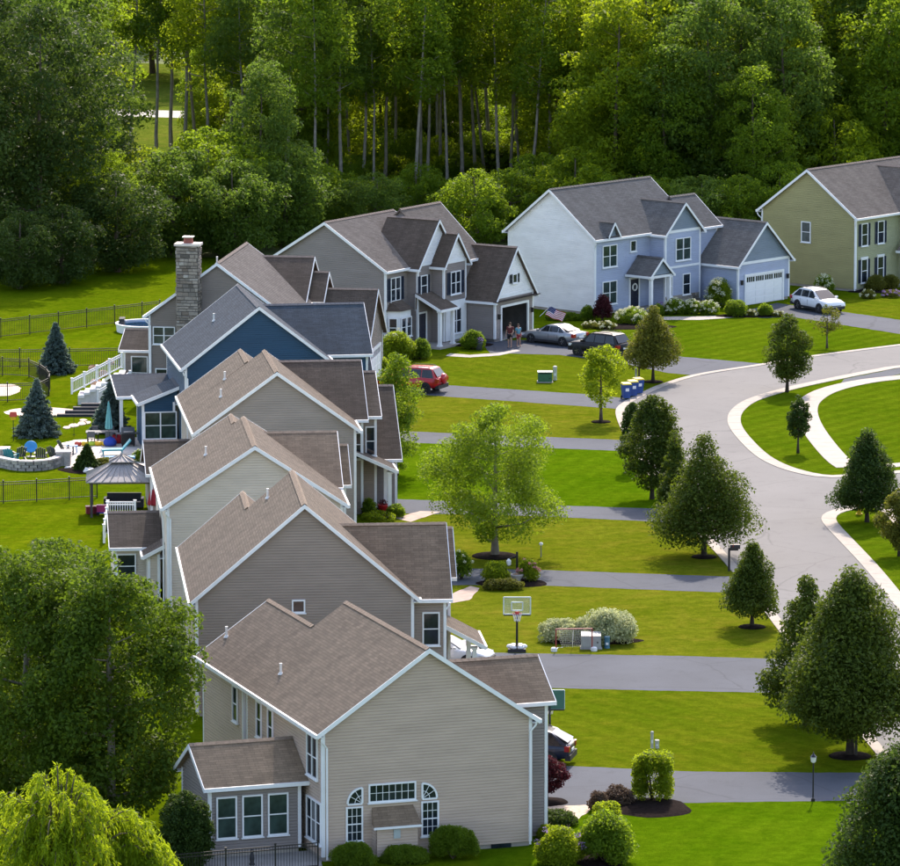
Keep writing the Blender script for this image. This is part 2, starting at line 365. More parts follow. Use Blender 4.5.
def bush(name, label, x, y, w, h, mat, seed, kind='round', leaf=.10, dens=1.0, group=None, flowers=None, nfl=0, depth=None, cat='shrub', cr=None, loc=None):
    """x,y base centre; w,h metres"""
    rng = np.random.default_rng(seed); p = loc if loc is not None else (x, y, 0)
    o = thing(name, label, cat, p, 0, group)
    dp = depth or w; cr = cr or min(w, dp, h * 1.4) * .2
    n = int(34 * max(1, (w * dp) / (min(w, dp) ** 2))); C = []
    for i in range(n * 2):
        th = rng.uniform(0, 6.283); ph = math.asin(rng.uniform(-.25, 1)); k = rng.uniform(.55, 1) ** .5
        if kind == 'box':
            a = rng.uniform(-1, 1, 3); j = rng.integers(0, 3); a[j] = 1 if a[j] > 0 else (-1 if j < 2 else 1)
            C.append((a[0] * (w / 2 - cr), a[1] * (dp / 2 - cr), h / 2 + a[2] * (h / 2 - cr * .8), cr)); continue
        C.append((math.cos(th) * math.cos(ph) * (w / 2 - cr * .7) * k, math.sin(th) * math.cos(ph) * (dp / 2 - cr * .7) * k,
                  max(cr * .5, h * .30 + math.sin(ph) * (h * .70 - cr * .7) * k), cr * rng.uniform(.7, 1.2)))
    C = np.array(C); npl = int(26 * dens * (cr / leaf) ** 2 * .42) + 8
    f = link('foliage', np_mesh('foliage', clump_leaves(rng, C, npl, leaf, .9, .3), 4, LG[mat]), o)
    mb = MB()
    for i in range(5):
        c = C[rng.integers(0, len(C))]; mb.tube([(rng.normal() * .04, rng.normal() * .04, 0), (c[0] * .5, c[1] * .5, c[2] * .6), tuple(c[:3])], [.03, .02, .008], 5)
    mb.build('stem', bark, o, True)
    if flowers:
        n = nfl; d = unit(rng.normal(size=(n, 3)) + np.array([0, -.25, .5])); d[:, 2] = np.abs(d[:, 2])
        fc = np.c_[d[:, 0] * w * .5, d[:, 1] * dp * .5, h * .32 + d[:, 2] * h * .68, np.full(n, max(.09, cr * .42))]
        link('flower_heads', np_mesh('flower_heads', clump_leaves(rng, fc, 26, .085, .8, .2), 4, LG[flowers]), o)['kind'] = 'stuff'
    return o
def bush_px(name, label, px, py, wpx, hpx, mat, seed, **k):
    p = at(px, py); s = mpp(py)
    return bush(name, label, p.x, p.y + wpx * s * .3, wpx * s, hpx * s, mat, seed, **k)
def spruce_meshes(seed, H, Rr):
    rng = np.random.default_rng(seed); P = []; N = []; z = H * .05; mb = MB()
    mb.tube([(0, 0, 0), (0, 0, H * .5), (0, 0, H)], [H * .022, H * .013, .01], 7)
    while z < H * .98:
        L = Rr * (1 - z / H) ** .9 * rng.uniform(.9, 1.1) + .06; nb = max(5, int(13 * (1 - z / H) + 4))
        for b in range(nb):
            th = 6.283 * b / nb + rng.uniform(-.3, .3); l = L * rng.uniform(.75, 1.1); dx, dy = math.cos(th), math.sin(th)
            mb.tube([(0, 0, z), (dx * l, dy * l, z - l * .18)], [.02, .006], 4)
            m = int(60 * l / .5) + 10; t = rng.uniform(.1, 1, m)
            w = rng.normal(size=m) * .13 * (1.1 - t) * l + rng.normal(size=m) * .05
            P.append(np.c_[dx * l * t - dy * w, dy * l * t + dx * w, z - l * t * .18 + (t ** 2) * l * .12 - np.abs(w) * .35 + rng.normal(size=m) * .03])
            N.append(unit(rng.normal(size=(m, 3)) * .6 + np.array([dx * .3, dy * .3, .8])))
        z += H * .038
    P = np.concatenate(P); N = np.concatenate(N)
    return np_mesh('crown', leaves(rng, P, N, .19, .4), 4, LG['spruce']), mb.mesh('trunk', dark_bark, True)

# ------------------------------------------------------------------ the setting: ground, road, kerbs, drives
def smooth_path(pts, k=6):
    pts = [Vector((p[0], p[1], 0)) for p in pts]; out = []
    for i in range(len(pts) - 1):
        a, b, c, d = pts[max(i - 1, 0)], pts[i], pts[i + 1], pts[min(i + 2, len(pts) - 1)]
        for j in range(k):
            t = j / k; out.append(.5 * ((2 * b) + (c - a) * t + (2 * a - 5 * b + 4 * c - d) * t * t + (3 * b - a - 3 * c + d) * t ** 3))
    return out + [pts[-1]]
def px_path(pts, k=6): return smooth_path([at(*p) for p in pts], k)
def sheet(name, poly, z, mat, kind='structure'):
    o = MB().add([(p[0], p[1], z) for p in poly], [tuple(range(len(poly)))]).build(name, mat); o['kind'] = kind; return o
_jr = random.Random(31)
def ragged(poly, step=.45, amp=.05):
    out = []
    for a, b in zip(poly, poly[1:] + poly[:1]):
        n = min(400, max(1, int((b - a).length / step)))
        for i in range(n):
            p = a.lerp(b, i / n)
            out.append(p + Vector((_jr.uniform(-amp, amp), _jr.uniform(-amp, amp), 0)))
    return out
def px_sheet(name, pts, z, mat): return sheet(name, ragged([at(*p) for p in pts]), z, mat)
def offset(path, d):
    out = []
    for i, p in enumerate(path):
        t = (path[min(i + 1, len(path) - 1)] - path[max(i - 1, 0)]).normalized(); out.append(p + Vector((-t.y, t.x, 0)) * d)
    return out
def resample(path, step):
    out = [path[0]]; acc = 0
    for a, b in zip(path, path[1:]):
        L = (b - a).length; t = step - acc
        while t <= L: out.append(a.lerp(b, t / L)); t += step
        acc = (acc + L) % step if L else acc
    return out
def segment_ribbon(name, path, w0, w1, z0, z1, seg, mat, piece, gap=.015):
    """a strip cut into cast pieces: each piece is a child mesh with a joint between"""
    root = link(name, None); root['kind'] = 'structure'
    pts = resample(path, seg / 3); l, r = offset(pts, w0), offset(pts, w1)
    for i in range(0, len(pts) - 3, 3):
        mb = MB(); a = l[i:i + 4]; b = r[i:i + 4]
        e = (a[1] - a[0]).normalized() * gap; a = [a[0] + e] + a[1:3] + [a[3] - e]; b = [b[0] + e] + b[1:3] + [b[3] - e]
        poly = a + b[::-1]; mb.prism([(p.x, p.y) for p in poly], z0, z1); mb.build(piece, mat, root)
    return root

grass_base = lawn_mat('grass_base', (.055, .098, .002), (.088, .128, .004), 0, 0, .3)
lawns = {'vivid': lawn_mat('lawn_vivid', (.046, .102, .002), (.074, .132, .004), .035, R(20), .2),
         'fresh': lawn_mat('lawn_fresh', (.064, .102, .004), (.095, .124, .007), .045, R(-35), .5),
         'olive': lawn_mat('lawn_olive', (.084, .112, .006), (.118, .138, .011), .03, R(80), .7),
         'back': lawn_mat('lawn_back', (.060, .106, .002), (.094, .132, .004), .035, R(10), .5),
         'green': lawn_mat('lawn_green', (.052, .096, .003), (.076, .118, .005), .07, R(35), .3)}
sheet('ground', [(-1500, -300), (1500, -300), (1500, 3500), (-1500, 3500)], 0, grass_base)
floor_mat = M('forest_floor', (.075, .105, .02), .95, .6, .25, .8, fine=3)
sheet('forest_floor', [(-140, 424), (-45, 424), (-24, 440), (-5, 440), (18, 444), (60, 452), (140, 440), (140, 1500), (-140, 1500)], .004, floor_mat)

left_edge = px_path([(990, 875), (925, 800), (887, 753), (870, 732), (828, 680), (787, 628), (770, 605), (745, 575), (720, 547), (692, 517), (664, 484), (643, 452), (629, 428), (624, 411), (632, 402.5), (647, 394.5), (667, 385.5), (703, 375), (760, 366), (807, 358), (900, 346), (1010, 333)])
isl_edge = px_path([(1010, 355), (900, 366), (877, 369.5), (833, 378), (787, 388), (750, 399), (734, 409), (729, 419), (733, 431), (750, 450), (767, 462), (790, 471), (820, 477), (850, 477), (900, 473), (1010, 463)])
low_edge = px_path([(1010, 496), (900, 502), (877, 503.5), (850, 507), (830, 512), (823, 518), (827, 526), (840, 540), (867, 569), (900, 610), (960, 690), (1060, 830)])
sheet('road', left_edge + isl_edge + low_edge, .006, asphalt_road)
kerb_mat = M('kerb_concrete', (.30, .265, .225), .85, .12, 1.5, .2)
segment_ribbon('kerb_west', left_edge, 0.0, .55, .0, .035, 3.0, kerb_mat, 'kerb_stone')
segment_ribbon('kerb_island', isl_edge, -.1, .75, .0, .035, 3.0, kerb_mat, 'kerb_stone')
segment_ribbon('kerb_east', low_edge, -.1, .75, .0, .035, 3.0, kerb_mat, 'kerb_stone')
walk = px_path([(1010, 367), (900, 377.5), (860, 382.5), (828, 390.5), (811, 400), (806, 410), (810, 424), (822, 442), (838, 460), (852, 470)])
segment_ribbon('sidewalk', walk, -.75, .75, .0, .03, 1.6, M('walk_concrete', (.32, .275, .235), .85, .1, 1.5, .2), 'paving_slab', .012)
walk2 = px_path([(868, 471.5), (900, 470), (1010, 459)]); segment_ribbon('sidewalk_corner', offset(walk2, 1.6), -.6, .6, .0, .03, 1.6, MATS['walk_concrete'], 'paving_slab')
walk3 = px_path([(872, 505), (890, 511), (915, 535), (960, 590)]); segment_ribbon('sidewalk_east', walk3, -.6, .6, .0, .03, 1.6, MATS['walk_concrete'], 'paving_slab')
px_sheet('side_drive', [(845, 379), (900, 368), (1000, 358), (1000, 366), (900, 374), (835, 389)], .0075, asphalt_drive)

def drive(pts): return px_sheet('driveway', pts, .004 + .0002 * len(pts), asphalt_drive)
drive([(500, 765), (571, 766), (689, 771.5), (870, 773), (905, 775), (912, 800), (849, 800.6), (674, 803), (600, 806), (500, 806)])
drive([(430, 652), (480, 652.5), (680, 656), (812, 660), (838, 694), (680, 691), (547, 688), (430, 686)])
drive([(440, 568), (541, 570), (680, 575), (748, 577), (762, 593.5), (680, 591), (544, 585.5), (440, 585)])
drive([(380, 498.5), (420, 500), (544, 505), (651, 508.5), (692, 511), (700, 523), (651, 521.5), (536, 516), (380, 513)])
drive([(370, 430), (420, 432), (622, 440), (638, 441), (646, 452), (622, 451), (420, 443), (370, 441)])
drive([(370, 381), (443, 385), (582, 394), (622, 398), (634, 401), (624, 410), (619, 409), (536, 403), (437, 396), (370, 391)])
drive([(480, 341), (530, 340), (590, 343), (640, 350), (683, 357), (767, 364), (700, 376), (668, 373), (620, 363), (560, 355), (490, 353)])
drive([(740, 312), (776, 303), (843, 312), (900, 320), (1000, 334), (1000, 352), (900, 334), (792, 317), (760, 318)])
def lawn(pts, kind, z=.002): return px_sheet('lawn', pts, z, lawns[kind])
lawn([(480, 806), (600, 806), (674, 803), (849, 800.6), (912, 800), (960, 850), (1040, 930), (480, 930)], 'vivid')
lawn([(470, 686), (547, 688), (680, 691), (838, 694), (870, 735), (905, 775), (870, 773), (689, 771.5), (571, 766), (470, 764)], 'fresh')
lawn([(430, 585), (544, 585.5), (680, 591), (762, 593.5), (787, 630), (812, 660), (680, 656), (480, 652.5), (430, 652)], 'olive')
lawn([(380, 513), (536, 516), (651, 521.5), (700, 523), (725, 552), (748, 577), (680, 575), (541, 570), (380, 566)], 'olive')
lawn([(360, 441), (420, 443), (622, 451), (646, 452), (664, 486), (690, 511), (651, 508.5), (544, 505), (420, 500), (360, 498)], 'vivid')
lawn([(360, 390), (437, 396), (536, 403), (619, 409), (626, 411), (631, 430), (638, 441), (622, 440), (420, 432), (360, 430)], 'olive')
lawn([(380, 353), (490, 353), (560, 355), (620, 363), (668, 373), (700, 376), (667, 386), (634, 401), (582, 394), (443, 385), (380, 381)], 'fresh')
lawn([(590, 325), (740, 316), (792, 317), (900, 334), (1000, 352), (900, 346), (807, 358), (767, 364), (683, 357), (640, 350)], 'green')
lawn([(729, 419), (734, 409), (750, 399), (787, 388), (833, 378), (827, 390), (806, 405), (806, 420), (822, 445), (842, 470), (820, 477), (790, 471), (767, 462), (750, 450), (733, 431)], 'green')
lawn([(1010, 369), (900, 379.5), (860, 384.5), (828, 393.5), (813, 404), (810, 412), (815, 428), (845, 465), (860, 472), (900, 470), (1010, 460)], 'green')
lawn([(1010, 500), (900, 503), (877, 504.5), (850, 508), (832, 512), (824, 518), (828, 526), (842, 541), (868, 569), (900, 610), (1010, 750)], 'green')
lawn([(-80, 318), (150, 310), (190, 400), (150, 460), (170, 560), (200, 640), (-80, 640)], 'back')
lawn([(843, 312), (830, 300), (1000, 285), (1000, 334), (900, 320)], 'fresh')
# the clearing beyond the belt of trees
meadow = lawn_mat('meadow', (.06, .10, .012), (.11, .14, .02), 0, 0, .8)
px_sheet('meadow', [(40, 165), (330, 172), (340, 70), (40, 60)], .012, meadow)
px_sheet('meadow', [(335, 205), (610, 212), (650, 100), (320, 80)], .012, meadow)
px_sheet('far_road', [(-40, 112), (100, 116), (330, 122), (330, 115), (100, 109), (-40, 105)], .016, M('far_road', (.38, .36, .33), .9, .12, .2))
px_sheet('bare_earth', [(425, 152), (530, 158), (560, 122), (420, 116)], .018, M('bare_earth', (.32, .24, .17), .95, .25, .12))
# ------------------------------------------------------------------ houses
OH = .3
FACE = {'near': 0.0, 'right': math.pi / 2, 'left': -math.pi / 2, 'far': math.pi}
def wall_courses(mb, p0, p1, z0, ze, gable=None, course=.135, proud=.032, hole=None):
    p0, p1 = Vector((*p0, 0)), Vector((*p1, 0)); d = (p1 - p0); L = d.length; d.normalize(); n = Vector((d.y, -d.x, 0))
    top = gable[1] if gable else ze; k = max(1, int(math.ceil((top - z0) / course)))
    def ext(z):
        if not gable or z <= ze: return 0.0, L
        t = min(1, (z - ze) / (gable[1] - ze)); return gable[0] * t, L - (L - gable[0]) * t
    def P(s, z, o): q = p0 + d * s + n * o; return (q.x, q.y, z)
    for i in range(k):
        a = z0 + i * course; b = min(top, a + course)
        if b - a < .004: continue
        l0, h0 = ext(a); l1, h1 = ext(b)
        spans = [(l0, h0, l1, h1)]
        if hole and hole[2] < (a + b) / 2 < hole[3]: spans = [(l0, hole[0], l1, hole[0]), (hole[1], h0, hole[1], h1)]
        g = min(.044, (b - a) * .4)                      # dutch lap: proud face, then a recessed channel under the next lip
        for (x0, x1, y0, y1) in spans:
            f = 1 - g / (b - a); m0, m1 = x0 + (y0 - x0) * f, x1 + (y1 - x1) * f
            mb.quad(P(x0, a, proud), P(x1, a, proud), P(m1, b - g, proud * .9), P(m0, b - g, proud * .9))
            mb.quad(P(m0, b - g, proud * .9), P(m1, b - g, proud * .9), P(m1, b - g * .8, 0), P(m0, b - g * .8, 0))
            mb.quad(P(m0, b - g * .8, 0), P(m1, b - g * .8, 0), P(y1, b, 0), P(y0, b, 0))
            mb.quad(P(x0, a, 0), P(x1, a, 0), P(x1, a, proud), P(x0, a, proud))
def house(name, label, px_origin, ang, cat='house'):
    return thing(name, label, cat, px_origin, R(ang))
def roof_cap(mb, T, am, b0, b1, z):
    b = b0; i = 0
    while b < b1 - .05:
        e = min(b1, b + .30); dz = .012
        for s in (-1, 1):
            mb.add([T(am, b, z + .05 + dz), T(am, e, z + .05), T(am + s * .16, e, z - .06), T(am + s * .16, b, z - .06 + dz)], [(0, 1, 2, 3) if s > 0 else (3, 2, 1, 0)])
        b = e
def block(h, u0, u1, v0, v1, ze, zr, axis='v', sid=None, roofm=None, faces='near,right,left,far', z0=.2, ridge=None, gables='01', sid_by=None, cap=True, corner=True, gutter='01', wall=True, inset=OH, hole=None, gable_sid=None, rake=.2, base=True, skip=''):
    """a gabled volume; u0..v1 is the roof outline, walls stand inset under the eaves"""
    if axis == 'v': A0, A1, B0, B1 = u0, u1, v0, v1; T = lambda a, b, z: (a, b, z)
    else: A0, A1, B0, B1 = v0, v1, u0, u1; T = lambda a, b, z: (b, a, z)
    am = (A0 + A1) / 2 if ridge is None else ridge
    # roof slopes
    mb = MB(); uv = []; th = .10
    for s, a in ((0, A0), (1, A1)):
        L = math.hypot(am - a, zr - ze)
        top = [T(a, B0, ze), T(a, B1, ze), T(am, B1, zr), T(am, B0, zr)]; bot = [(p[0], p[1], p[2] - th) for p in top]
        mb.add(top + bot, [(0, 1, 2, 3), (7, 6, 5, 4), (0, 4, 5, 1), (1, 5, 6, 2), (3, 7, 4, 0)])
        q = [(B0 + 3.1 * s, 0), (B1 + 3.1 * s, 0), (B1 + 3.1 * s, L), (B0 + 3.1 * s, L)]
        uv += [q, q[::-1], [q[0], q[0], q[1], q[1]], [q[1], q[1], q[2], q[2]], [q[3], q[3], q[0], q[0]]]
    mb.uv = uv; rf = mb.build('roof', roofm, h)
    if cap:
        c = MB(); roof_cap(c, T, am, B0, B1, zr); c.build('ridge_cap', h_cap[roofm.name], rf)
    # rake boards and gutters
    for g, (b, o) in enumerate(((B0, -1), (B1, 1))):
        if str(g) not in gables: continue
        for a in (A0, A1):
            if skip == f'{g}{int(a == A1)}': continue
            r = MB(); w = .035
            pts = [(a, ze + .015), (am, zr + .015), (am, zr - rake), (a, ze - rake)]
            lo, hi = (b - w, b - .001) if o < 0 else (b + .001, b + w)
            r.add([T(p[0], lo, p[1]) for p in pts] + [T(p[0], hi, p[1]) for p in pts], [(0, 1, 2, 3), (7, 6, 5, 4), (0, 4, 5, 1), (1, 5, 6, 2), (2, 6, 7, 3), (3, 7, 4, 0)])
            r.build('rake_board', white, rf)
    for g, (a, o) in enumerate(((A0, -1), (A1, 1))):
        if str(g) not in gutter: continue
        x0, x1 = (a - .10, a + .03) if o < 0 else (a - .03, a + .10)
        p, q = T(x0, B0 - .02, ze - .17), T(x1, B1 + .02, ze - .005)
        MB().box(min(p[0], q[0]), max(p[0], q[0]), min(p[1], q[1]), max(p[1], q[1]), p[2], q[2]).build('gutter', white, rf)
        s0, s1 = (a, a + inset) if o < 0 else (a - inset, a)
        p, q = T(s0, B0 + .02, ze - .16), T(s1, B1 - .02, ze - .13)
        MB().box(min(p[0], q[0]), max(p[0], q[0]), min(p[1], q[1]), max(p[1], q[1]), p[2], q[2]).build('soffit', white, rf)
    if not wall: return rf
    a0, a1, b0, b1 = A0 + inset, A1 - inset, B0 + inset, B1 - inset
    slope0, slope1 = (zr - ze) / (am - A0), (zr - ze) / (A1 - am)
    w0 = ze + slope0 * inset - th - .02; zg = zr - th - .02
    uu0, vv0, _ = T(a0, b0, 0); uu1, vv1, _ = T(a1, b1, 0)
    segs = {'near': ((uu0, vv0), (uu1, vv0)), 'right': ((uu1, vv0), (uu1, vv1)), 'far': ((uu1, vv1), (uu0, vv1)), 'left': ((uu0, vv1), (uu0, vv0))}
    for f in faces.split(','):
        p0, p1 = segs[f]; is_g = (f in ('near', 'far')) == (axis == 'v'); s = None
        if is_g:
            fwd = (f == 'near') if axis == 'v' else (f == 'right')
            s = ((am - a0) if fwd else (a1 - am), zg)
        sm = (sid_by or {}).get(f, sid); m = MB()
        if gable_sid and f in gable_sid:
            wall_courses(m, p0, p1, z0, w0, None, hole=(hole if hole and hole[4] == f else None)); m.build('wall', sm, h)
            # gable triangle in its own siding, over a belt board
            m2 = MB(); wall_courses(m2, p0, p1, w0, w0, s); m2.build('gable_siding', gable_sid[f], h)
            d = (Vector(p1) - Vector(p0)).normalized(); n = Vector((d.y, -d.x)); q0 = Vector(p0) + n * .03; q1 = Vector(p1) + n * .03
            MB().bar((q0.x, q0.y, w0), (q1.x, q1.y, w0), .07, .2).build('belt_board', white, h)
        else:
            wall_courses(m, p0, p1, z0, w0, s, hole=(hole if hole and hole[4] == f else None)); m.build('wall', sm, h)
    if corner:
        for (cu, su) in ((uu0, -1), (uu1, 1)):
            for (cv, sv) in ((vv0, -1), (vv1, 1)):
                MB().box(min(cu + su * .045, cu - su * .10), max(cu + su * .045, cu - su * .10), min(cv + sv * .045, cv - sv * .10), max(cv + sv * .045, cv - sv * .10), z0, w0 - .01).build('corner_board', white, h)
    if z0 < .5 and base:
        MB().box(uu0 + .05, uu1 - .05, vv0 + .05, vv1 - .05, -.05, z0 + .01).build('foundation', concrete, h)
    return rf
WCACHE = {}
def win_mesh(key, fn):
    if key not in WCACHE: WCACHE[key] = fn()
    return WCACHE[key]
OUT = {'near': -1, 'left': -1, 'right': 1, 'far': 1}
def window(h, face, s, pl, zc, w, ht, panes=1, grid=None, shut=None, gm=None, apron=False, rail=True, frame=.07):
    pl += OUT[face] * .03
    loc = (s, pl, zc) if face in ('near', 'far') else (pl, s, zc)
    gm = gm or glass
    def fm():
        m = MB(); f = frame; W, H = w / 2, ht / 2
        m.box(-W - f, W + f, -.075, 0, H, H + f); m.box(-W - f, W + f, -.075, 0, -H - f, -H); m.box(-W - f, -W, -.074, 0, -H, H); m.box(W, W + f, -.074, 0, -H, H)
        for i in range(1, panes): x = -W + w * i / panes; m.box(x - .04, x + .04, -.07, 0, -H, H)
        return m.mesh('window', white)
    o = link('window', win_mesh(('f', w, ht, panes, frame), fm), h); o.location = loc; o.rotation_euler = (0, 0, FACE[face])
    pw = w / panes
    for i in range(panes):
        x0 = -w / 2 + pw * i + (.04 if i else 0); x1 = -w / 2 + pw * (i + 1) - (.04 if i < panes - 1 else 0)
        k = ('p', round(x0, 3), round(x1, 3), ht, gm.name)
        link('pane', win_mesh(k, lambda: MB().box(x0, x1, -.03, -.022, -ht / 2, ht / 2).mesh('pane', gm)), o)
        if rail: link('meeting_rail', win_mesh(('r', round(x0, 3), round(x1, 3)), lambda: MB().box(x0, x1, -.05, -.031, -.025, .025).mesh('meeting_rail', white)), o)
    if grid:
        def g():
            m = MB()
            for i in range(1, grid[0]): x = -w / 2 + w * i / grid[0]; m.box(x - .011, x + .011, -.042, -.031, -ht / 2, ht / 2)
            for j in range(1, grid[1]): z = -ht / 2 + ht * j / grid[1]; m.box(-w / 2, w / 2, -.043, -.0315, z - .011, z + .011)
            return m.mesh('muntins', white)
        link('muntins', win_mesh(('g', w, ht, grid), g), o)
    link('sill', win_mesh(('s', w), lambda: MB().box(-w / 2 - .12, w / 2 + .12, -.12, -.001, -.05, 0).mesh('sill', white)), o).location = (0, 0, -ht / 2 - frame - .002)
    if shut:
        sw = min(.45, max(.3, w * .34)) if panes == 1 else .42
        def sh():
            m = MB(); H = ht / 2 + .04
            m.box(-sw / 2, -sw / 2 + .05, -.05, 0, -H, H); m.box(sw / 2 - .05, sw / 2, -.05, 0, -H, H)
            for z in (-H, -.03, H - .06): m.box(-sw / 2 + .05, sw / 2 - .05, -.05, 0, z, z + .06)
            z = -H + .08
            while z < H - .08: m.quad((-sw / 2 + .05, -.012, z), (sw / 2 - .05, -.012, z), (sw / 2 - .05, -.04, z + .05), (-sw / 2 + .05, -.04, z + .05)); z += .06
            m.box(-sw / 2 + .05, sw / 2 - .05, -.01, 0, -H, H)
            return m.mesh('shutter', shut)
        for sx in (-1, 1): link('shutter', win_mesh(('sh', sw, ht, shut.name), sh), o).location = (sx * (w / 2 + frame + sw / 2 + .01), 0, 0)
    if apron: link('head_trim', win_mesh(('ap', w), lambda: MB().box(-w / 2 - .1, w / 2 + .1, -.09, -.001, 0, .14).mesh('head_trim', white)), o).location = (0, 0, ht / 2 + frame + .002)
    return o
def quarter_window(h, s, pl, z, r, side):
    """quarter-round light: square corner at s (towards side), curved to the other"""
    n = 8; arc = [(side * -r * math.sin(math.pi / 2 * i / n), r * math.cos(math.pi / 2 * i / n)) for i in range(n + 1)]
    m = MB()
    for k, (x, zz) in enumerate(arc[:-1]): m.bar((x, -.04, zz), (arc[k + 1][0], -.04, arc[k + 1][1]), .08, .08)
    m.bar((0, -.04, -.03), (-side * r, -.04, -.03), .08, .07); m.bar((0, -.04, 0), (0, -.04, r), .08, .07)
    o = m.build('window', white, h); o.location = (s, pl - .03, z)
    p = MB(); p.add([(0, -.03, 0)] + [(x, -.03, zz) for x, zz in arc], [tuple(range(n + 2))]); p.build('pane', glass, o)
    g = MB()
    for t in (.33, .66): g.bar((0, -.045, 0), (-side * r * math.sin(math.pi / 2 * t), -.045, r * math.cos(math.pi / 2 * t)), .02, .022)
    for i in range(n // 2 * 2):
        a, b = arc[i], arc[i + 1]; g.bar((a[0] * .5, -.046, a[1] * .5), (b[0] * .5, -.046, b[1] * .5), .02, .022)
    g.build('muntins', white, o)
def door(h, face, s, pl, z, w, ht, mat, wreath=False):
    pl += OUT[face] * .032
    loc = (s, pl, z) if face in ('near', 'far') else (pl, s, z)
    m = MB(); m.box(-w / 2 - .12, -w / 2, -.08, 0, 0, ht + .12); m.box(w / 2, w / 2 + .12, -.08, 0, 0, ht + .12); m.box(-w / 2, w / 2, -.08, 0, ht, ht + .12)
    o = m.build('door', white, h); o.location = loc; o.rotation_euler = (0, 0, FACE[face])
    l = MB(); l.box(-w / 2, w / 2, -.03, -.005, 0, ht)
    for z0, z1 in ((.15, .75), (.85, 1.35), (1.45, ht - .12)):
        for x0, x1 in ((-w / 2 + .1, -.05), (.05, w / 2 - .1)): l.box(x0, x1, -.045, -.03, z0, z1)
    l.build('door_leaf', mat, o); MB().ball((w / 2 - .09, -.08, 1.0), .035, .035, .035, 8, 5).build('handle', M('brass', (.5, .38, .15), .35, .1, metal=1), o)
    if wreath:
        wm = MB(); wm.tube([(.24 * math.cos(t * math.pi / 6), -.08, 1.5 + .24 * math.sin(t * math.pi / 6)) for t in range(13)], .065, 6); wm.build('wreath', M('wreath_white', (.7, .7, .68), .9, .2), o, True)
    return o
def garage_door(h, face, s, pl, w, ht, lights=True, z=.02):
    pl += OUT[face] * .032
    loc = (s, pl, z) if face in ('near', 'far') else (pl, s, z)
    m = MB(); f = .16
    m.box(-w / 2 - f, -w / 2, -.09, 0, 0, ht + f); m.box(w / 2, w / 2 + f, -.09, 0, 0, ht + f); m.box(-w / 2, w / 2, -.09, 0, ht, ht + f)
    o = m.build('garage_door', white, h); o.location = loc; o.rotation_euler = (0, 0, FACE[face])
    MB().box(-w / 2, w / 2, -.02, -.005, 0, ht).build('door_leaf', white, o)
    nx, nz = 4, 4; pw, ph = w / nx, ht / nz
    pm = MB().box(-pw / 2 + .07, pw / 2 - .07, -.04, -.02, -ph / 2 + .06, ph / 2 - .06).mesh('panel', white)
    fr = MB()
    for a, b, c, d in ((-pw / 2 + .05, pw / 2 - .05, ph / 2 - .08, ph / 2 - .04), (-pw / 2 + .05, pw / 2 - .05, -ph / 2 + .04, -ph / 2 + .08)): fr.box(a, b, -.05, -.02, c, d)
    for i in range(5): x = -pw / 2 + .05 + (pw - .1) * i / 4; fr.box(x - .018, x + .018, -.048, -.02, -ph / 2 + .08, ph / 2 - .08)
    lm = fr.mesh('window_lite', white); gm = MB().box(-pw / 2 + .05, pw / 2 - .05, -.03, -.021, -ph / 2 + .06, ph / 2 - .06).mesh('pane', glass)
    for i in range(nx):
        for j in range(nz):
            p = (-w / 2 + pw * (i + .5), 0, ph * (j + .5))
            if lights and j == nz - 1: link('window_lite', lm, o).location = p; link('pane', gm, o).location = p
            else: link('panel', pm, o).location = p
    return o
def column(h, u, v, z0, z1, w=.22):
    m = MB(); m.box(u - w / 2, u + w / 2, v - w / 2, v + w / 2, z0, z1); m.box(u - w * .72, u + w * .72, v - w * .72, v + w * .72, z0, z0 + .14); m.box(u - w * .72, u + w * .72, v - w * .72, v + w * .72, z1 - .12, z1)
    return m.build('porch_column', white, h)
def downspout(h, u, v, z1, du=0, dv=0, z0=.1):
    m = MB(); m.tube([(u + du, v + dv, z1), (u + du * .9, v + dv * .9, z1 - .15), (u, v, z1 - .45), (u, v, z0)], .045, 6); return m.build('downspout', white, h)
def vent_pipe(rf, u, v, z, h=.42, r=.06):
    m = MB(); m.lathe([(r, -.3), (r, h), (r * 1.15, h), (r * 1.15, h + .06), (r * .7, h + .06)], 10, 0, (u, v, z)); m.lathe([(r * 2.4, -.02), (r * 1.05, .1)], 10, 0, (u, v, z)); return m.build('vent_pipe', M('pipe_white', (.7, .69, .66), .6, .06), rf, False)
def box_light(h, face, s, pl, z):
    pl += OUT[face] * .032
    loc = (s, pl, z) if face in ('near', 'far') else (pl, s, z); m = MB(); m.box(-.07, .07, -.18, -.04, -.16, .14); m.box(-.1, .1, -.21, 0, .14, .18); m.box(-.03, .03, -.06, 0, -.05, .05)
    o = m.build('wall_lantern', black_metal, h); o.location = loc; o.rotation_euler = (0, 0, FACE[face])

R_BROWN = shingle_mat('shingle_brown', (.250, .180, .126), (.115, .084, .060))
R_BROWN_SHADE = shingle_mat('shingle_brown_shade', (.125, .094, .074), (.058, .044, .036))  # darker shingle copy: shade on camera-facing wing slopes put into the colour
R_NAVY = shingle_mat('shingle_slate_blue', (.068, .088, .110), (.03, .04, .052))
R_GREY = shingle_mat('shingle_grey', (.145, .137, .134), (.07, .067, .066))
R_TAUPE = shingle_mat('shingle_taupe', (.205, .165, .140), (.10, .08, .068))
h_cap = {'shingle_brown': M('cap_brown', (.19, .143, .106), .9, .25, 6), 'shingle_brown_shade': M('cap_brown_shade', (.14, .112, .098), .9, .25, 6), 'shingle_slate_blue': M('cap_blue', (.07, .08, .098), .9, .25, 6), 'shingle_grey': M('cap_grey', (.07, .069, .07), .9, .25, 6), 'shingle_taupe': M('cap_taupe', (.11, .09, .082), .9, .25, 6)}
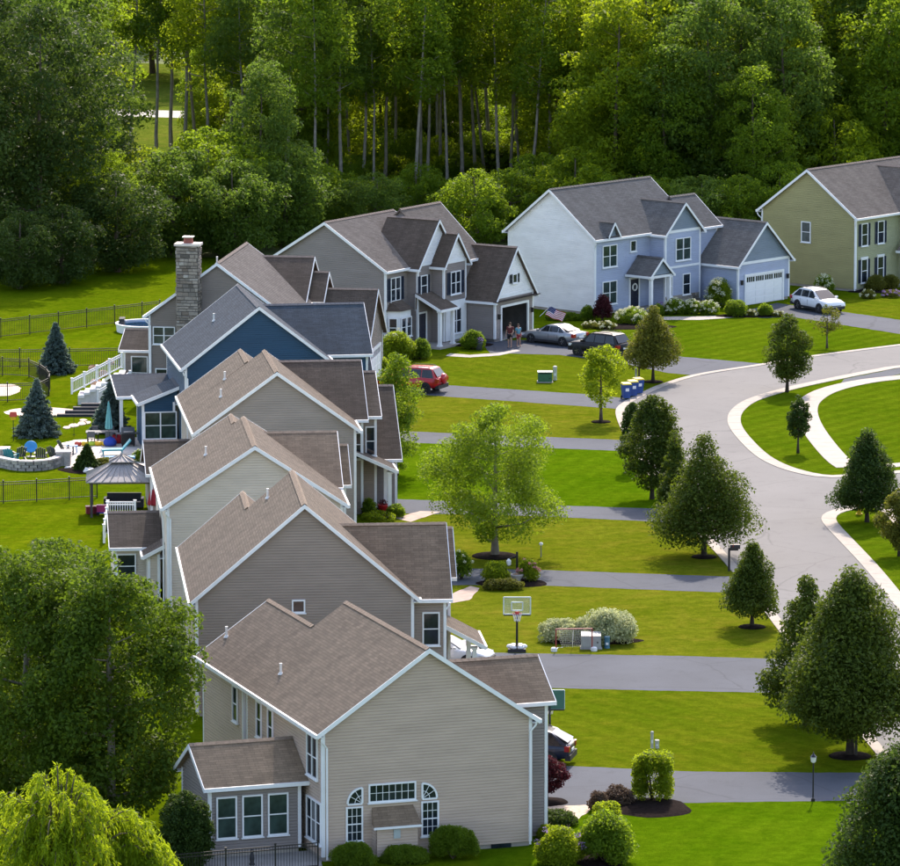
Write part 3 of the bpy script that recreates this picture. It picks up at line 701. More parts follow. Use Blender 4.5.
S_TAN = siding_mat('siding_tan', (.50, .385, .31)); S_TAUPE = siding_mat('siding_taupe', (.295, .238, .20))
S_BEIGE = siding_mat('siding_beige', (.60, .515, .425)); S_STONE = siding_mat('siding_stone', (.315, .27, .238))
S_NAVY = siding_mat('siding_navy', (.015, .066, .128)); S_UMBER = siding_mat('siding_umber', (.225, .187, .165))
S_GREYB = siding_mat('siding_greige', (.26, .225, .212)); S_WHITE = siding_mat('siding_white', (.80, .79, .80))
S_BLUE = siding_mat('siding_blue', (.37, .42, .55)); S_SHAKE = siding_mat('siding_slate_shake', (.20, .25, .31))
S_OLIVE = siding_mat('siding_olive', (.33, .30, .14)); S_SAGE = siding_mat('siding_sage', (.34, .35, .22))
SH_NAVY = M('shutter_navy', (.018, .03, .055), .5); SH_BLACK = M('shutter_charcoal', (.03, .036, .045), .5)
D_NAVY = M('door_navy', (.01, .014, .03), .35)
stone_m = island_mat('field_stone', [(.10, .085, .07), (.22, .19, .16), (.34, .29, .24), (.17, .13, .10), (.42, .38, .33)])

# --- house 1: nearest, tan siding
h1 = house('tan_house', 'nearest house, tan siding, brown roof and quarter-round windows in its gable', (-5.6, 232.3, 0), 19)
rA = block(h1, 0, 10, 0, 11.5, 5.6, 9.0, 'v', S_TAN, R_BROWN, skip='10')
rB = block(h1, 0, 7, 11.5, 18.3, 5.6, 7.98, 'v', S_TAN, R_BROWN, faces='right,left,far', gables='1')
block(h1, 6.0, 11.3, 1.6, 6.2, 6.0, 7.6, 'u', S_GREYB, R_BROWN, faces='near,right,far', gables='1')
block(h1, 7.0, 11.2, 6.3, 13.5, 2.9, 5.6, 'u', S_TAN, R_BROWN, faces='near,right,far', gables='1')
block(h1, -4.4, .25, 2.1, 6.7, 3.15, 4.6, 'u', S_GREYB, R_BROWN, faces='near,left,far', gables='0', z0=.2)
for u in (-3.35, -2.2, -1.05): window(h1, 'near', u, 2.4, 1.75, .78, 1.7, gm=curtain_glass)
for v, w, z, ht, p in ((1.55, .8, 4.35, 1.7, 2), (7.6, .62, 4.4, 1.5, 1), (9.3, .62, 4.4, 1.5, 1), (12.9, .62, 4.4, 1.5, 1)): window(h1, 'left', v, .3, z, w if p == 1 else 1.35, ht, p)
window(h1, 'left', 1.35, .3, 1.6, 1.9, 1.7, 3)
quarter_window(h1, 2.05, .3, 2.45, .66, 1); quarter_window(h1, 4.75, .3, 2.45, .66, -1)
window(h1, 'near', 3.4, .3, 2.83, 2.0, .68, 1, (7, 2), rail=False)
window(h1, 'near', 1.7, .3, 1.55, .62, 1.4, 1, (3, 4)); window(h1, 'near', 5.1, .3, 1.55, .66, 1.4, 1, (3, 4))
fb = MB(); wall_courses(fb, (2.5, -.35), (4.35, -.35), .2, 1.45); wall_courses(fb, (4.35, -.35), (4.35, .3), .2, 1.45); wall_courses(fb, (2.5, .3), (2.5, -.35), .2, 1.45); fb.build('fireplace_bay', S_TAN, h1)
rf = MB(); rf.add([(2.35, -.5, 1.5), (4.5, -.5, 1.5), (4.35, .29, 2.2), (2.5, .29, 2.2), (2.35, -.5, 1.42), (4.5, -.5, 1.42), (4.35, .29, 1.5), (2.5, .29, 1.5)], [(0, 1, 2, 3), (4, 7, 6, 5), (0, 4, 5, 1), (1, 5, 6, 2), (3, 7, 4, 0)])
rf.uv = [[(0, 0), (2.1, 0), (2, 1), (0, 1)]] * 5; rf.build('bay_roof', R_BROWN, h1); MB().box(2.33, 4.52, -.53, -.5, 1.4, 1.5).build('bay_trim', white, h1)
MB().box(3.25, 3.55, -.42, -.37, .95, 1.35).build('vent_hood', M('vent_grey', (.35, .4, .4), .6), h1)
MB().box(7.9, 8.8, .26, .33, .0, .19).build('basement_window', glass, h1)
downspout(h1, 9.62, .14, 5.5, .25, -.1); downspout(h1, .45, .14, 5.4, -.3, -.2)
for u, v in ((1.3, 17.7), (1.2, 9.1)): vent_pipe(rA if v < 11.5 else rB, u, v, 5.6 + u * .68)

# --- house 2: taupe, wide gable
h2 = house('taupe_house', 'taupe house with wide steep gable, second from the bottom', (-12.4, 262.5, 0), 5)
rA = block(h2, 0, 11, 0, 10.2, 5.6, 10.27, 'v', S_TAUPE, R_BROWN, skip='10')
block(h2, 0, 6.6, 10.2, 15.2, 5.6, 8.4, 'v', S_TAUPE, R_BROWN, faces='right,left,far', gables='1')
block(h2, 6.5, 12.6, 0.5, 7.4, 5.5, 8.6, 'u', S_TAUPE, R_BROWN, faces='near,right,far', gables='1')
block(h2, 8.5, 13.3, 6.2, 10.6, 5.5, 7.6, 'u', S_TAUPE, R_BROWN, faces='near,right,far', gables='1')
block(h2, 11.9, 14.4, 2.6, 6.6, 2.75, 4.1, 'v', S_TAUPE, R_BROWN, wall=False, gables='0', ridge=11.92, gutter='1')
for v in (3.0, 6.2): column(h2, 13.9, v, .1, 2.65)
MB().box(11, 14.2, 2.8, 6.5, 0, .12).build('porch_floor', concrete, h2)
window(h2, 'near', 5.2, .3, 5.3, .5, .5, rail=False); window(h2, 'near', 11.6, .8, 4.0, .7, 1.5)
window(h2, 'right', 3.7, 12.3, 4.2, 1.5, 1.4, 2); window(h2, 'right', 3.2, 12.3, 1.5, .9, 1.4); door(h2, 'right', 5.0, 12.3, .15, .95, 2.1, D_NAVY)
downspout(h2, 12.2, .2, 5.4, .25, -.1); vent_pipe(rA, 4.2, 8.5, 9.17)

# --- house 3: beige
h3 = house('beige_house', 'pale beige house, third from the bottom, with a low rear sunroom', (-15.1, 289.4, 0), 5.5)
rA = block(h3, 0, 9.8, 0, 10.2, 5.6, 8.8, 'v', S_BEIGE, R_BROWN, skip='10')
block(h3, 0, 8.8, 10.2, 13.4, 5.6, 8.47, 'v', S_BEIGE, R_BROWN, faces='right,left,far', gables='1')
block(h3, 5, 9.9, 5.0, 13.2, 5.7, 8.1, 'u', S_TAUPE, R_BROWN, faces='near,right,far', gables='1')
block(h3, 6, 10.5, 7.0, 12.0, 5.5, 7.3, 'u', S_TAUPE, R_BROWN, faces='near,right,far', gables='1')
block(h3, -2.6, .2, 4.9, 10.6, 2.65, 4.1, 'u', S_BEIGE, R_BROWN_SHADE, faces='near,left,far', gables='0')
block(h3, -.9, .28, 3.0, 5.0, 2.5, 3.1, 'v', S_BEIGE, R_BROWN_SHADE, faces='near,left', gables='0', ridge=.26)
window(h3, 'near', -1.7, 5.2, 1.6, .9, 1.2)
downspout(h3, .45, .16, 5.4, -.25, -.2); downspout(h3, .1, .9, 5.3, -.1, 0); vent_pipe(rA, 2.66, 6.46, 7.33)
window(h3, 'right', 9.2, 9.6, 4.2, 1.4, 1.4, 2); door(h3, 'right', 6.4, 9.6, .15, .95, 2.1, D_NAVY)

# --- house 4: stone grey
h4 = house('stone_grey_house', 'warm grey house fourth from the bottom, in front of the navy blue one', (-14.6, 314.5, 0), 6.5)
rA = block(h4, 0, 9.6, 0, 9.0, 5.6, 9.05, 'v', S_STONE, R_BROWN, skip='10')
block(h4, 0, 7.6, 9.0, 14.5, 5.6, 8.35, 'v', S_STONE, R_BROWN, faces='right,left,far', gables='1')
block(h4, 5, 10.4, 4.1, 12.2, 5.6, 8.5, 'u', S_TAUPE, R_BROWN_SHADE, faces='near,right,far', gables='1')
block(h4, 6, 11.3, 5.3, 12.6, 5.6, 7.7, 'u', S_TAUPE, R_BROWN_SHADE, faces='near,right,far', gables='1')
block(h4, 7.5, 12.6, 6.3, 16.5, 2.9, 6.5, 'u', S_GREYB, R_BROWN_SHADE, faces='near,right,far', gables='1')
block(h4, 9.4, 12.0, 3.4, 6.2, 2.7, 3.9, 'v', S_TAUPE, R_BROWN_SHADE, wall=False, gables='0', ridge=9.42, gutter='1')
for v in (3.7, 6.0): column(h4, 11.6, v, .1, 2.6)
block(h4, -2.5, .2, 3.4, 8.6, 2.75, 4.3, 'u', S_STONE, R_BROWN_SHADE, faces='near,left,far', gables='0')
window(h4, 'near', 9.75, 4.42, 4.1, .45, 1.6); window(h4, 'near', 10.7, 5.62, 4.1, .5, 1.6)
window(h4, 'near', 8.4, .3, 4.0, .5, 1.5) if False else None
for u, v in ((1.93, 4.57), (2.47, 8.8)): vent_pipe(rA, u, v, 5.6 + u * .72)
downspout(h4, .1, .7, 5.4, -.1, 0); garage_door(h4, 'right', 11.4, 12.3, 4.8, 2.2)

# --- house 5: navy blue
h5 = house('navy_house', 'navy blue house with slate blue roof and rear porch', (-16.5, 340.0, 0), 9)
rA = block(h5, 0, 9.7, 0, 11.0, 5.6, 9.35, 'v', S_NAVY, R_NAVY)
block(h5, 5, 12.5, 4.3, 12.3, 5.65, 8.35, 'u', S_NAVY, R_NAVY, faces='near,right,far', gables='1')
block(h5, -2.3, .28, 3.5, 7.3, 3.0, 4.0, 'v', S_NAVY, R_NAVY, faces='near,left', gables='0', ridge=.26)
block(h5, -3.3, .25, 6.9, 14.6, 2.95, 3.75, 'u', S_NAVY, R_NAVY, wall=False, gables='0')
for u, v in ((-3.0, 7.2), (-3.0, 14.2)): column(h5, u, v, 0, 2.85, .2)
window(h5, 'near', -.9, 3.8, 1.55, 1.9, 1.6, 2, gm=curtain_glass); window(h5, 'near', 2.2, .3, 4.3, 1.5, 1.0, 2)
downspout(h5, .42, .14, 5.4, -.3, -.2); vent_pipe(rA, 2.74, 6.0, 7.71)
block(h5, 8, 13.2, 8.0, 15.5, 2.9, 5.6, 'u', S_NAVY, R_NAVY, faces='near,right,far', gables='1')

# --- house 6: umber with stone chimney
h6 = house('umber_house', 'brown grey house with a tall field stone chimney', (-20.1, 364.2, 0), -8)
rA = block(h6, 0, 9.8, 0, 11.2, 5.6, 9.2, 'v', S_UMBER, R_TAUPE)
block(h6, 4.5, 9.6, 7.0, 14.6, 5.6, 8.35, 'u', S_UMBER, R_BROWN_SHADE, faces='near,right,far', gables='1')
block(h6, 6, 10.6, 8.4, 13.0, 5.6, 7.35, 'u', S_UMBER, R_BROWN_SHADE, faces='near,right,far', gables='1')
block(h6, 7, 14.0, 6.3, 14.2, 2.9, 6.3, 'u', S_UMBER, R_BROWN_SHADE, faces='near,right,far', gables='1')
block(h6, -2.3, .25, 3.0, 7.6, 2.9, 4.0, 'u', S_UMBER, R_BROWN_SHADE, faces='near,left,far', gables='0')
window(h6, 'near', 1.3, .3, 4.3, 1.35, 1.05, 2, gm=curtain_glass); window(h6, 'near', 1.2, .3, 1.5, .85, 1.1); window(h6, 'near', -.95, 3.3, 1.35, 1.0, 2.1, gm=curtain_glass)
downspout(h6, .42, .16, 5.4, -.3, -.15); vent_pipe(rA, 4.0, 5.0, 8.5)
garage_door(h6, 'right', 10.2, 13.7, 4.8, 2.2)
# chimney: laid field stones
ch = MB().box(2.35, 3.75, -.62, .28, 0, 10.35).build('chimney', M('mortar', (.13, .115, .10), .95, .2), h6)
rs = random.Random(5); st = MB()
for (p0, d, n, L) in (((2.33, -.64), (1, 0), (0, -1), 1.44), ((2.33, .3), (0, -1), (-1, 0), .94), ((3.77, -.64), (0, 1), (1, 0), .94)):
    z = .02
    while z < 10.3:
        hh = rs.uniform(.16, .30); s = -rs.uniform(0, .2)
        while s < L - .03:
            w = rs.uniform(.25, .62); a, b = max(0, s), min(L, s + w) - .025
            if b - a > .06:
                o = rs.uniform(.0, .055); q = [(a, 0), (b, 0)]
                x = [p0[0] + d[0] * a, p0[0] + d[0] * b]; y = [p0[1] + d[1] * a, p0[1] + d[1] * b]
                j = rs.uniform(-.03, .03); top = min(z + hh - .03 + j, 10.34)
                st.add([(x[0], y[0], z), (x[1], y[1], z), (x[1], y[1], top - j), (x[0], y[0], top)] + [(x[0] + n[0] * (.03 + o), y[0] + n[1] * (.03 + o), z + .02), (x[1] + n[0] * (.03 + o), y[1] + n[1] * (.03 + o), z + .01), (x[1] + n[0] * (.03 + o), y[1] + n[1] * (.03 + o), top - j - .02), (x[0] + n[0] * (.03 + o), y[0] + n[1] * (.03 + o), top - .02)], [(4, 5, 6, 7), (0, 1, 5, 4), (1, 2, 6, 5), (2, 3, 7, 6), (3, 0, 4, 7)])
            s += w
        z += hh
st.build('chimney_stones', stone_m, ch, kind='stuff')
MB().box(2.2, 3.9, -.78, .42, 10.35, 10.5).build('chimney_cap', pale_stone, ch)
MB().lathe([(.33, 10.5), (.30, 10.85)], 10, 0, (3.05, -.15, 0)).build('flue', M('flue_red', (.25, .08, .06), .8), ch); MB().box(2.7, 3.4, -.5, .2, 10.88, 10.93).build('flue_lid', M('steel', (.6, .6, .62), .35, .1, metal=1), ch)

# --- house 7: greige with open garage
def open_garage(h, u1, v0, v1, w, ht, vc):
    """interior of a garage seen through the open door: floor, back and side walls, open door under the ceiling"""
    g = MB(); g.box(u1 - 5.6, u1 - 5.5, v0 + .35, v1 - .35, .02, 2.7); g.box(u1 - 5.5, u1 - .4, v0 + .32, v0 + .36, .02, 2.7); g.box(u1 - 5.5, u1 - .4, v1 - .36, v1 - .32, .02, 2.7); g.box(u1 - 5.6, u1 - .4, v0 + .3, v1 - .3, 2.7, 2.75)
    g.build('garage_lining', M('garage_lining', (.10, .095, .09), .9, .2), h); MB().box(u1 - 5.5, u1 - .28, v0 + .36, v1 - .36, .0, .03).build('garage_floor', concrete, h)
h7 = house('greige_house', 'grey brown house with charcoal shutters and open garage door', (-4.4, 387.1, 0), -32)
rA = block(h7, -10.4, 0, 0, 9.0, 5.6, 8.75, 'v', S_GREYB, R_TAUPE)
block(h7, -6.6, 1.3, 5.8, 11.2, 5.6, 9.25, 'v', S_GREYB, R_TAUPE, gables='1', faces='near,right,far,left')
block(h7, -3.5, .85, 2.85, 8.3, 5.5, 8.75, 'u', S_GREYB, R_BROWN_SHADE, faces='near,right,far', gables='1', gable_sid={'right': S_WHITE})
block(h7, -2.5, 1.85, 4.7, 8.2, 5.5, 7.75, 'u', S_GREYB, R_BROWN_SHADE, faces='near,right,far', gables='1', gable_sid={'right': S_WHITE})
gw = 4.0
block(h7, -1.0, 4.2, 7.75, 13.5, 2.85, 6.5, 'u', S_GREYB, R_BROWN_SHADE, faces='near,right,far', gables='1', gable_sid={'right': S_WHITE}, hole=(.85, 4.35, -1, 2.35, 'right'), base=False)
open_garage(h7, 4.2, 7.75, 13.5, gw, 2.3, 10.6)
fr = MB(); fr.box(3.88, 3.99, 8.74, 8.9, 0, 2.5); fr.box(3.88, 3.99, 12.4, 12.56, 0, 2.5); fr.box(3.88, 3.985, 8.9, 12.4, 2.34, 2.51); fr.build('garage_frame', white, h7)
MB().box(4.0, 4.32, 7.65, 13.6, 2.83, 2.89).build('garage_eave_return', R_BROWN_SHADE, h7)
sh_ = MB().box(-.9, -.4, 10.4, 12.4, .9, 1.0).box(-.9, -.4, 10.4, 12.4, 1.6, 1.66).box(-.85, -.45, 10.6, 11.5, 1.0, 1.35); sh_.build('garage_shelf', M('shelf_yellow', (.55, .32, .03), .6), h7)
window(h7, 'near', 9.0, .3, 4, .5, 1.2) if False else None
window(h7, 'right', 10.6, 3.92, 4.25, .5, .55, rail=False, shut=SH_BLACK)
window(h7, 'right', 1.5, -.3, 4.2, 1.15, 1.55, 2, shut=SH_NAVY); window(h7, 'right', 3.85, .57, 4.25, .75, 1.35, 1, shut=SH_NAVY)
window(h7, 'right', 6.45, 1.57, 4.25, 1.2, 1.5, 2, shut=SH_NAVY); window(h7, 'right', 6.45, 1.62, 1.55, 1.2, 1.7, 2)
MB().box(1.59, 1.62, 5.15, 7.75, .2, 3.0).build('bay_panel', white, h7)
# stone-faced strip, bay window and its roof
bay = MB(); bay.prism([(-.3, .45), (.55, .85), (.55, 2.25), (-.3, 2.65)], .3, 2.75); bay.build('bay_window', white, h7)
br_ = MB(); br_.add([(-.3, .25, 2.78), (.75, .75, 2.78), (.75, 2.35, 2.78), (-.3, 2.85, 2.78), (-.3, .9, 3.45), (-.3, 2.2, 3.45)], [(0, 1, 4), (1, 2, 5, 4), (2, 3, 5), (0, 3, 2, 1)]); br_.uv = [[(0, 0), (1, 0), (.5, 1)], [(0, 0), (1.6, 0), (1.4, 1), (.2, 1)], [(0, 0), (1, 0), (.5, 1)], [(0, 0), (1, 0), (1, 1), (0, 1)]]; br_.build('bay_roof', R_BROWN_SHADE, h7)
for v in (1.2, 1.9): window(h7, 'right', v, .56, 1.6, .5, 1.25)
o = window(h7, 'near', .14, .62, 1.6, .5, 1.25); o.rotation_euler = (0, 0, math.atan2(.4, .85))
door(h7, 'right', 3.6, .57, .15, .95, 2.15, D_NAVY)
block(h7, .5, 2.6, 2.9, 5.2, 2.75, 3.75, 'v', S_GREYB, R_BROWN_SHADE, wall=False, gables='0', ridge=.52, gutter='1')
for v in (3.2, 4.9): column(h7, 2.35, v, .1, 2.65)
MB().box(.5, 2.7, 2.7, 5.4, 0, .14).build('porch_floor', concrete, h7)
for v in (8.4, 12.9): box_light(h7, 'right', v, 3.92, 1.75)

# --- house 8: white side, blue front
h8 = house('blue_house', 'pale blue fronted house with white side wall and white garage door', (10.6, 405.2, 0), -42)
rA = block(h8, -9.0, 0, 0, 11.5, 5.6, 9.0, 'v', S_BLUE, R_GREY, sid_by={'near': S_WHITE})
block(h8, -4.6, .8, 10.6, 13.6, 5.6, 7.75, 'v', S_BLUE, R_GREY, faces='right,far,left', gables='1')
block(h8, -4.0, 1.5, 6.2, 10.8, 5.5, 7.75, 'u', S_BLUE, R_GREY, faces='near,right,far', gables='1', gable_sid={'right': S_SHAKE})
block(h8, -1.3, .12, 1.35, 2.75, 5.72, 6.75, 'u', S_SHAKE, R_GREY, faces='right', gables='1', corner=False, z0=5.6, gutter='')
block(h8, -2.0, 4.6, 10.9, 17.5, 3.0, 6.05, 'u', S_BLUE, R_GREY, faces='near,right,far', gables='1', gable_sid={'right': S_SHAKE})
garage_door(h8, 'right', 14.2, 4.3, 4.3, 2.15)
for v in (11.5, 16.9): box_light(h8, 'right', v, 4.32, 1.75)
window(h8, 'right', 1.9, -.3, 4.25, 1.5, 1.5, 2, gm=curtain_glass); window(h8, 'right', 1.9, -.3, 1.55, 1.5, 1.6, 2, gm=curtain_glass)
window(h8, 'right', 4.55, -.3, 4.75, .55, .7, rail=False); window(h8, 'right', 8.5, 1.2, 4.3, 1.6, 1.55, 2, gm=curtain_glass)
window(h8, 'right', 8.9, 1.2, 1.65, .75, 1.45); window(h8, 'right', 6.95, 1.2, 1.65, .5, 1.45)
door(h8, 'right', 4.7, -.3, .2, .95, 2.1, D_NAVY, True)
MB().box(1.19, 1.26, 6.5, 10.5, 2.95, 3.12).build('belt_board', white, h8)
sb = MB(); rs = random.Random(9)
for i in range(4):
    v = 6.5
    while v < 10.45: w = rs.uniform(.3, .7); sb.box(1.18, 1.24 + rs.uniform(0, .03), v, min(10.5, v + w) - .02, .05 + i * .22, .25 + i * .22); v += w
sb.build('stone_skirting', stone_m, h8, kind='stuff')
block(h8, -.2, 2.2, 3.7, 6.4, 2.75, 4.0, 'u', S_SHAKE, R_GREY, wall=False, gables='1')
m = MB(); wall_courses(m, (1.98, 3.95), (1.98, 6.15), 2.8, 2.8, (1.1, 3.85)); m.build('gable_siding', S_SHAKE, h8); MB().box(1.9, 2.05, 3.8, 6.3, 2.55, 2.74).build('porch_beam', white, h8)
for v in (4.0, 6.1): column(h8, 1.95, v, .1, 2.6)
MB().box(-.3, 2.3, 3.6, 6.5, 0, .16).build('porch_floor', concrete, h8)
downspout(h8, -.2, .16, 5.4, .2, -.1)

# --- house 9: olive
h9 = house('olive_house', 'olive green house with navy shutters at the right edge', (30.6, 418.6, 0), -40)
block(h9, -9.4, 0, 0, 14.0, 5.6, 9.0, 'v', S_OLIVE, R_TAUPE, sid_by={'right': S_SAGE})
block(h9, -4.5, .9, 5.6, 11.4, 5.55, 8.7, 'u', S_SAGE, R_TAUPE, faces='near,right,far', gables='1', gable_sid={'right': S_WHITE})
window(h9, 'near', -4.9, .3, 4.2, .75, 1.45, gm=curtain_glass)
for v in (1.35, 3.45):
    window(h9, 'right', v, -.3, 4.25, .7, 1.6, shut=SH_NAVY); window(h9, 'right', v, -.3, 1.5, .7, 1.7, shut=SH_NAVY, apron=True)
window(h9, 'right', 6.8, .6, 4.3, .8, 1.5, shut=SH_NAVY)
block(h9, .2, 2.3, 4.9, 7.6, 2.75, 3.9, 'u', S_SAGE, R_TAUPE, wall=False, gables='1')
for v in (5.2, 7.3): column(h9, 2.05, v, .1, 2.65)
door(h9, 'right', 6.2, .6, .15, .95, 2.15, D_NAVY); downspout(h9, -9.0, .1, 5.4, -.3, -.15); downspout(h9, -.2, .1, 5.4, .15, -.1)
MB().box(-.3, 2.5, 4.8, 7.8, 0, .14).build('porch_floor', concrete, h9)
block(h9, -12.4, -9.0, 3.2, 6.6, 2.7, 3.6, 'u', S_OLIVE, R_TAUPE, faces='near,left', gables='0')
# ------------------------------------------------------------------ street and yard trees
def px_tree(name, label, bx, by, top, w, kind, mat, seed, trunk_f=.16, leaf=.15, n_cl=110, n_per=75, cr=None, ring=0, bk=dark_bark, group='young trees along the street', lump=.08, core=.5, limbs=16, flat=.8, tr=None, ecc=(1, 1), dz=0):
    s = mpp(by); H = (by - top) * s * 1.02; Rr = w * s / 2 * (1.14 if kind == 'cone' else 1.06); p = at(bx, by)
    sl = max(1.0, H / (Rr * 4.2)); cr = (cr or Rr * .30) * min(1.5, sl); n_cl = int(n_cl * sl)
    ms = tree_meshes(seed, kind, H, Rr, H * trunk_f, LG[mat], leaf * .92, int(n_cl * 1.35), int(n_per * 1.35), cr * .92, bk, tr or H * .016 + .02, limbs, flat, ecc, lump, .012, core)
    return tree(name, label, (p.x, p.y, 0), ms, 0, group=group, ring=ring)
px_tree('linden_tree', 'large pyramidal dark green street tree overhanging the road kerb beside the mailbox', 704, 557, 428, 112, 'cone', 'linden', 11, .15, .17, 170, 90, ring=.72)
px_tree('linden_tree', 'broad oval street tree, tallest of the cluster beside the grey road bend', 652, 499, 393, 62, 'oval', 'linden', 12, .12, .17, 140, 80)
px_tree('linden_tree', 'slim dark young tree at the left of the cluster beside the road bend', 632, 470, 401, 24, 'oval', 'yew', 13, .15, .15, 60, 55)
px_tree('linden_tree', 'narrow pointed tree squeezed between two larger trees beside the road', 674, 520, 424, 42, 'cone', 'linden', 14, .10, .16, 100, 70)
px_tree('linden_tree', 'small conical dark tree on a round mulch ring beside the road kerb', 752, 627, 536, 68, 'cone', 'linden', 15, .17, .15, 120, 75, ring=.72)
px_tree('maple_tree', 'loose bright green young maple on a mulch ring beside the blue bins', 601, 422, 342, 48, 'oval', 'yellow', 16, .20, .17, 60, 60, ring=.65, bk=bark, lump=.18)
px_tree('linden_tree', 'pyramidal bronze green tree in front of the black parked car', 653, 382, 304, 62, 'cone', 'olive', 17, .24, .17, 110, 70, ring=.7)
px_tree('linden_tree', 'dark oval tree on the far tip of the grass island', 787, 392, 312, 49, 'oval', 'linden', 18, .14, .16, 100, 70)
px_tree('linden_tree', 'smallest oval tree on the grass island between road and sidewalk', 798, 453, 394, 27, 'oval', 'yew', 19, .26, .14, 60, 60)
px_tree('serviceberry_tree', 'thin sparse sapling with pale leaves before the white parked car', 827, 348, 303, 32, 'oval', 'olive', 20, .30, .15, 26, 26, bk=bark, lump=.2)
px_tree('linden_tree', 'dense dark conical tree beside the yellow hydrant on the street corner', 867, 522, 424, 72, 'cone', 'yew', 21, .16, .16, 150, 85)
px_tree('linden_tree', 'round bushy tree cut by the right edge below the street corner', 899, 556, 488, 44, 'oval', 'olive', 22, .12, .15, 100, 70)
px_tree('linden_tree', 'largest street tree, broad dark crown over lawn and mailbox at right', 850, 756, 560, 158, 'pyr', 'linden', 23, .14, .19, 300, 110, ring=1.0, tr=.17, lump=.13)
px_tree('linden_tree', 'upright dark tree behind the largest street tree at right', 806, 725, 570, 96, 'pyr', 'linden', 24, .10, .18, 150, 80)
px_tree('linden_tree', 'dark round tree filling the bottom right corner of the picture', 912, 930, 735, 150, 'oval', 'yew', 25, .1, .18, 260, 100, group='big near trees')
px_tree('river_birch', 'airy yellow green river birch on a dark mulch mound, front lawn', 495, 556, 402, 146, 'oval', 'birch', 26, .12, .15, 220, 100, bk=pale_bark, ring=1.3, lump=.25, tr=.19, cr=.8, group='front lawn trees')
px_tree('weeping_tree', 'lime green tree beside the garage roof of the warm grey house', 396, 475, 350, 56, 'oval', 'birch', 27, .05, .16, 110, 70, lump=.15, group='front lawn trees')
px_tree('plum_tree', 'small round dark red plum tree beside the nearest house', 547, 801, 754, 40, 'round', 'red', 28, .22, .11, 60, 60, group='front lawn trees')
# back yard: big trees at the left, near the camera
def big_tree(name, label, bx, by, H, Rr, mat, seed, kind='oval', leaf=.20, n_cl=200, n_per=215, z0=1.2, cr=.95, ecc=(1, 1), lump=.13):
    p = at(bx, by); ms = tree_meshes(seed, kind, H, Rr, z0, LG[mat], leaf, n_cl, n_per, cr, pale_bark, .24, 24, .75, ecc, lump, .03, .68)
    return tree(name, label, p, ms, 0, group='big back yard trees')
big_tree('ash_tree', 'big bushy green tree covering the rear corner of the nearest house', 112, 830, 12.4, 3.5, 'ash', 41, lump=.2, n_cl=210, z0=.4)
big_tree('ash_tree', 'tall bushy green tree at the far left, cut by the left edge', 28, 815, 12.8, 4.2, 'ash', 42, lump=.2, n_cl=240, z0=.4)
big_tree('ash_tree', 'green tree crown behind the two big back yard trees at left', 55, 735, 9.6, 3.6, 'ash', 43, n_cl=220)
big_tree('ash_tree', 'leafy tree top at the left edge below the iron fence', -25, 700, 8.6, 2.6, 'ash', 44, n_cl=160)
# lime green willow at the bottom left: drooping strands
def willow(label, bx, by, H, Rr, seed, nb=120):
    """long arching boughs, each hung with drooping leafy strands"""
    rng = np.random.default_rng(seed); p = at(bx, by); o = thing('willow_tree', label, 'tree', p, 0, 'big back yard trees'); P = []; T = []; mb = MB()
    mb.tube([(0, 0, 0), (.05, 0, H * .3), (0, .05, H * .62)], [.28, .22, .14], 9)
    for k in range(nb):
        az = rng.uniform(0, 6.283); r = Rr * rng.uniform(.25, 1.0); out = np.array([math.cos(az), math.sin(az), 0]); z0 = H * rng.uniform(.34, .62)
        top = (H - z0) * rng.uniform(.55, 1.0) * (1.12 - .5 * (r / Rr) ** 2); end = rng.uniform(.15, .7)
        t = np.linspace(0, 1, 9); path = out * (r * t ** .8)[:, None] + np.c_[np.zeros(9), np.zeros(9), z0 + top * np.sin(t * 2.2) / np.sin(1.57) - end * t ** 3 * 1.2]
        mb.tube([tuple(q) for q in path], [.05 * (1 - .9 * i / 8) for i in range(9)], 4)
        for j in range(16):
            f = rng.uniform(.35, 1.0); i = min(7, int(f * 8)); q = path[i] + (path[i + 1] - path[i]) * (f * 8 - i); side = rng.normal(size=3) * .22; side[2] = abs(side[2]) * .6
            L = rng.uniform(.5, 1.25); m = 16; s = np.linspace(0, 1, m); d = out * .5 + side * 2.0
            P.append(q + d * (s * .55 * L)[:, None] + np.c_[np.zeros(m), np.zeros(m), .35 * L * s - 1.05 * L * s ** 2] + rng.normal(size=(m, 3)) * .025)
            T.append(np.c_[np.full(m, d[0] * .4), np.full(m, d[1] * .4), .2 - 1.5 * s])
    link('crown', np_mesh('crown', strand_leaves(rng, np.concatenate(P), np.concatenate(T), .20), 4, LG['bright']), o)
    mb.build('trunk', bark, o, True)
willow('lime green weeping tree in the bottom left corner', 62, 1010, 9.2, 3.7, 45)
willow('lime green drooping crown at the bottom edge, right of the weeping tree', 128, 1000, 7.0, 2.3, 46)
px_tree('arborvitae', 'dark columnar evergreen standing against the sunroom of the nearest house', 186, 868, 788, 54, 'column', 'yew', 47, .02, .11, 190, 120, cr=.34, group='back yard evergreens', lump=.03, core=.7, limbs=6)
for i, (bx, by, top, w, lab) in enumerate(((56, 373, 322, 33, 'small blue spruce standing by the far iron fence'), (37, 436, 378, 40, 'blue spruce beside the red and yellow bird feeder'), (110, 432, 382, 36, 'blue spruce behind the closed teal umbrella'), (87, 470, 444, 24, 'small dark cone shaped conifer in the patio bed'))):
    s = mpp(by); p = at(bx, by); tree('blue_spruce', lab, (p.x, p.y, 0), spruce_meshes(60 + i, (by - top) * s * 1.03, w * s / 2 * 1.25), 0, group='back yard evergreens', mat=LG['yew'] if i == 3 else None)

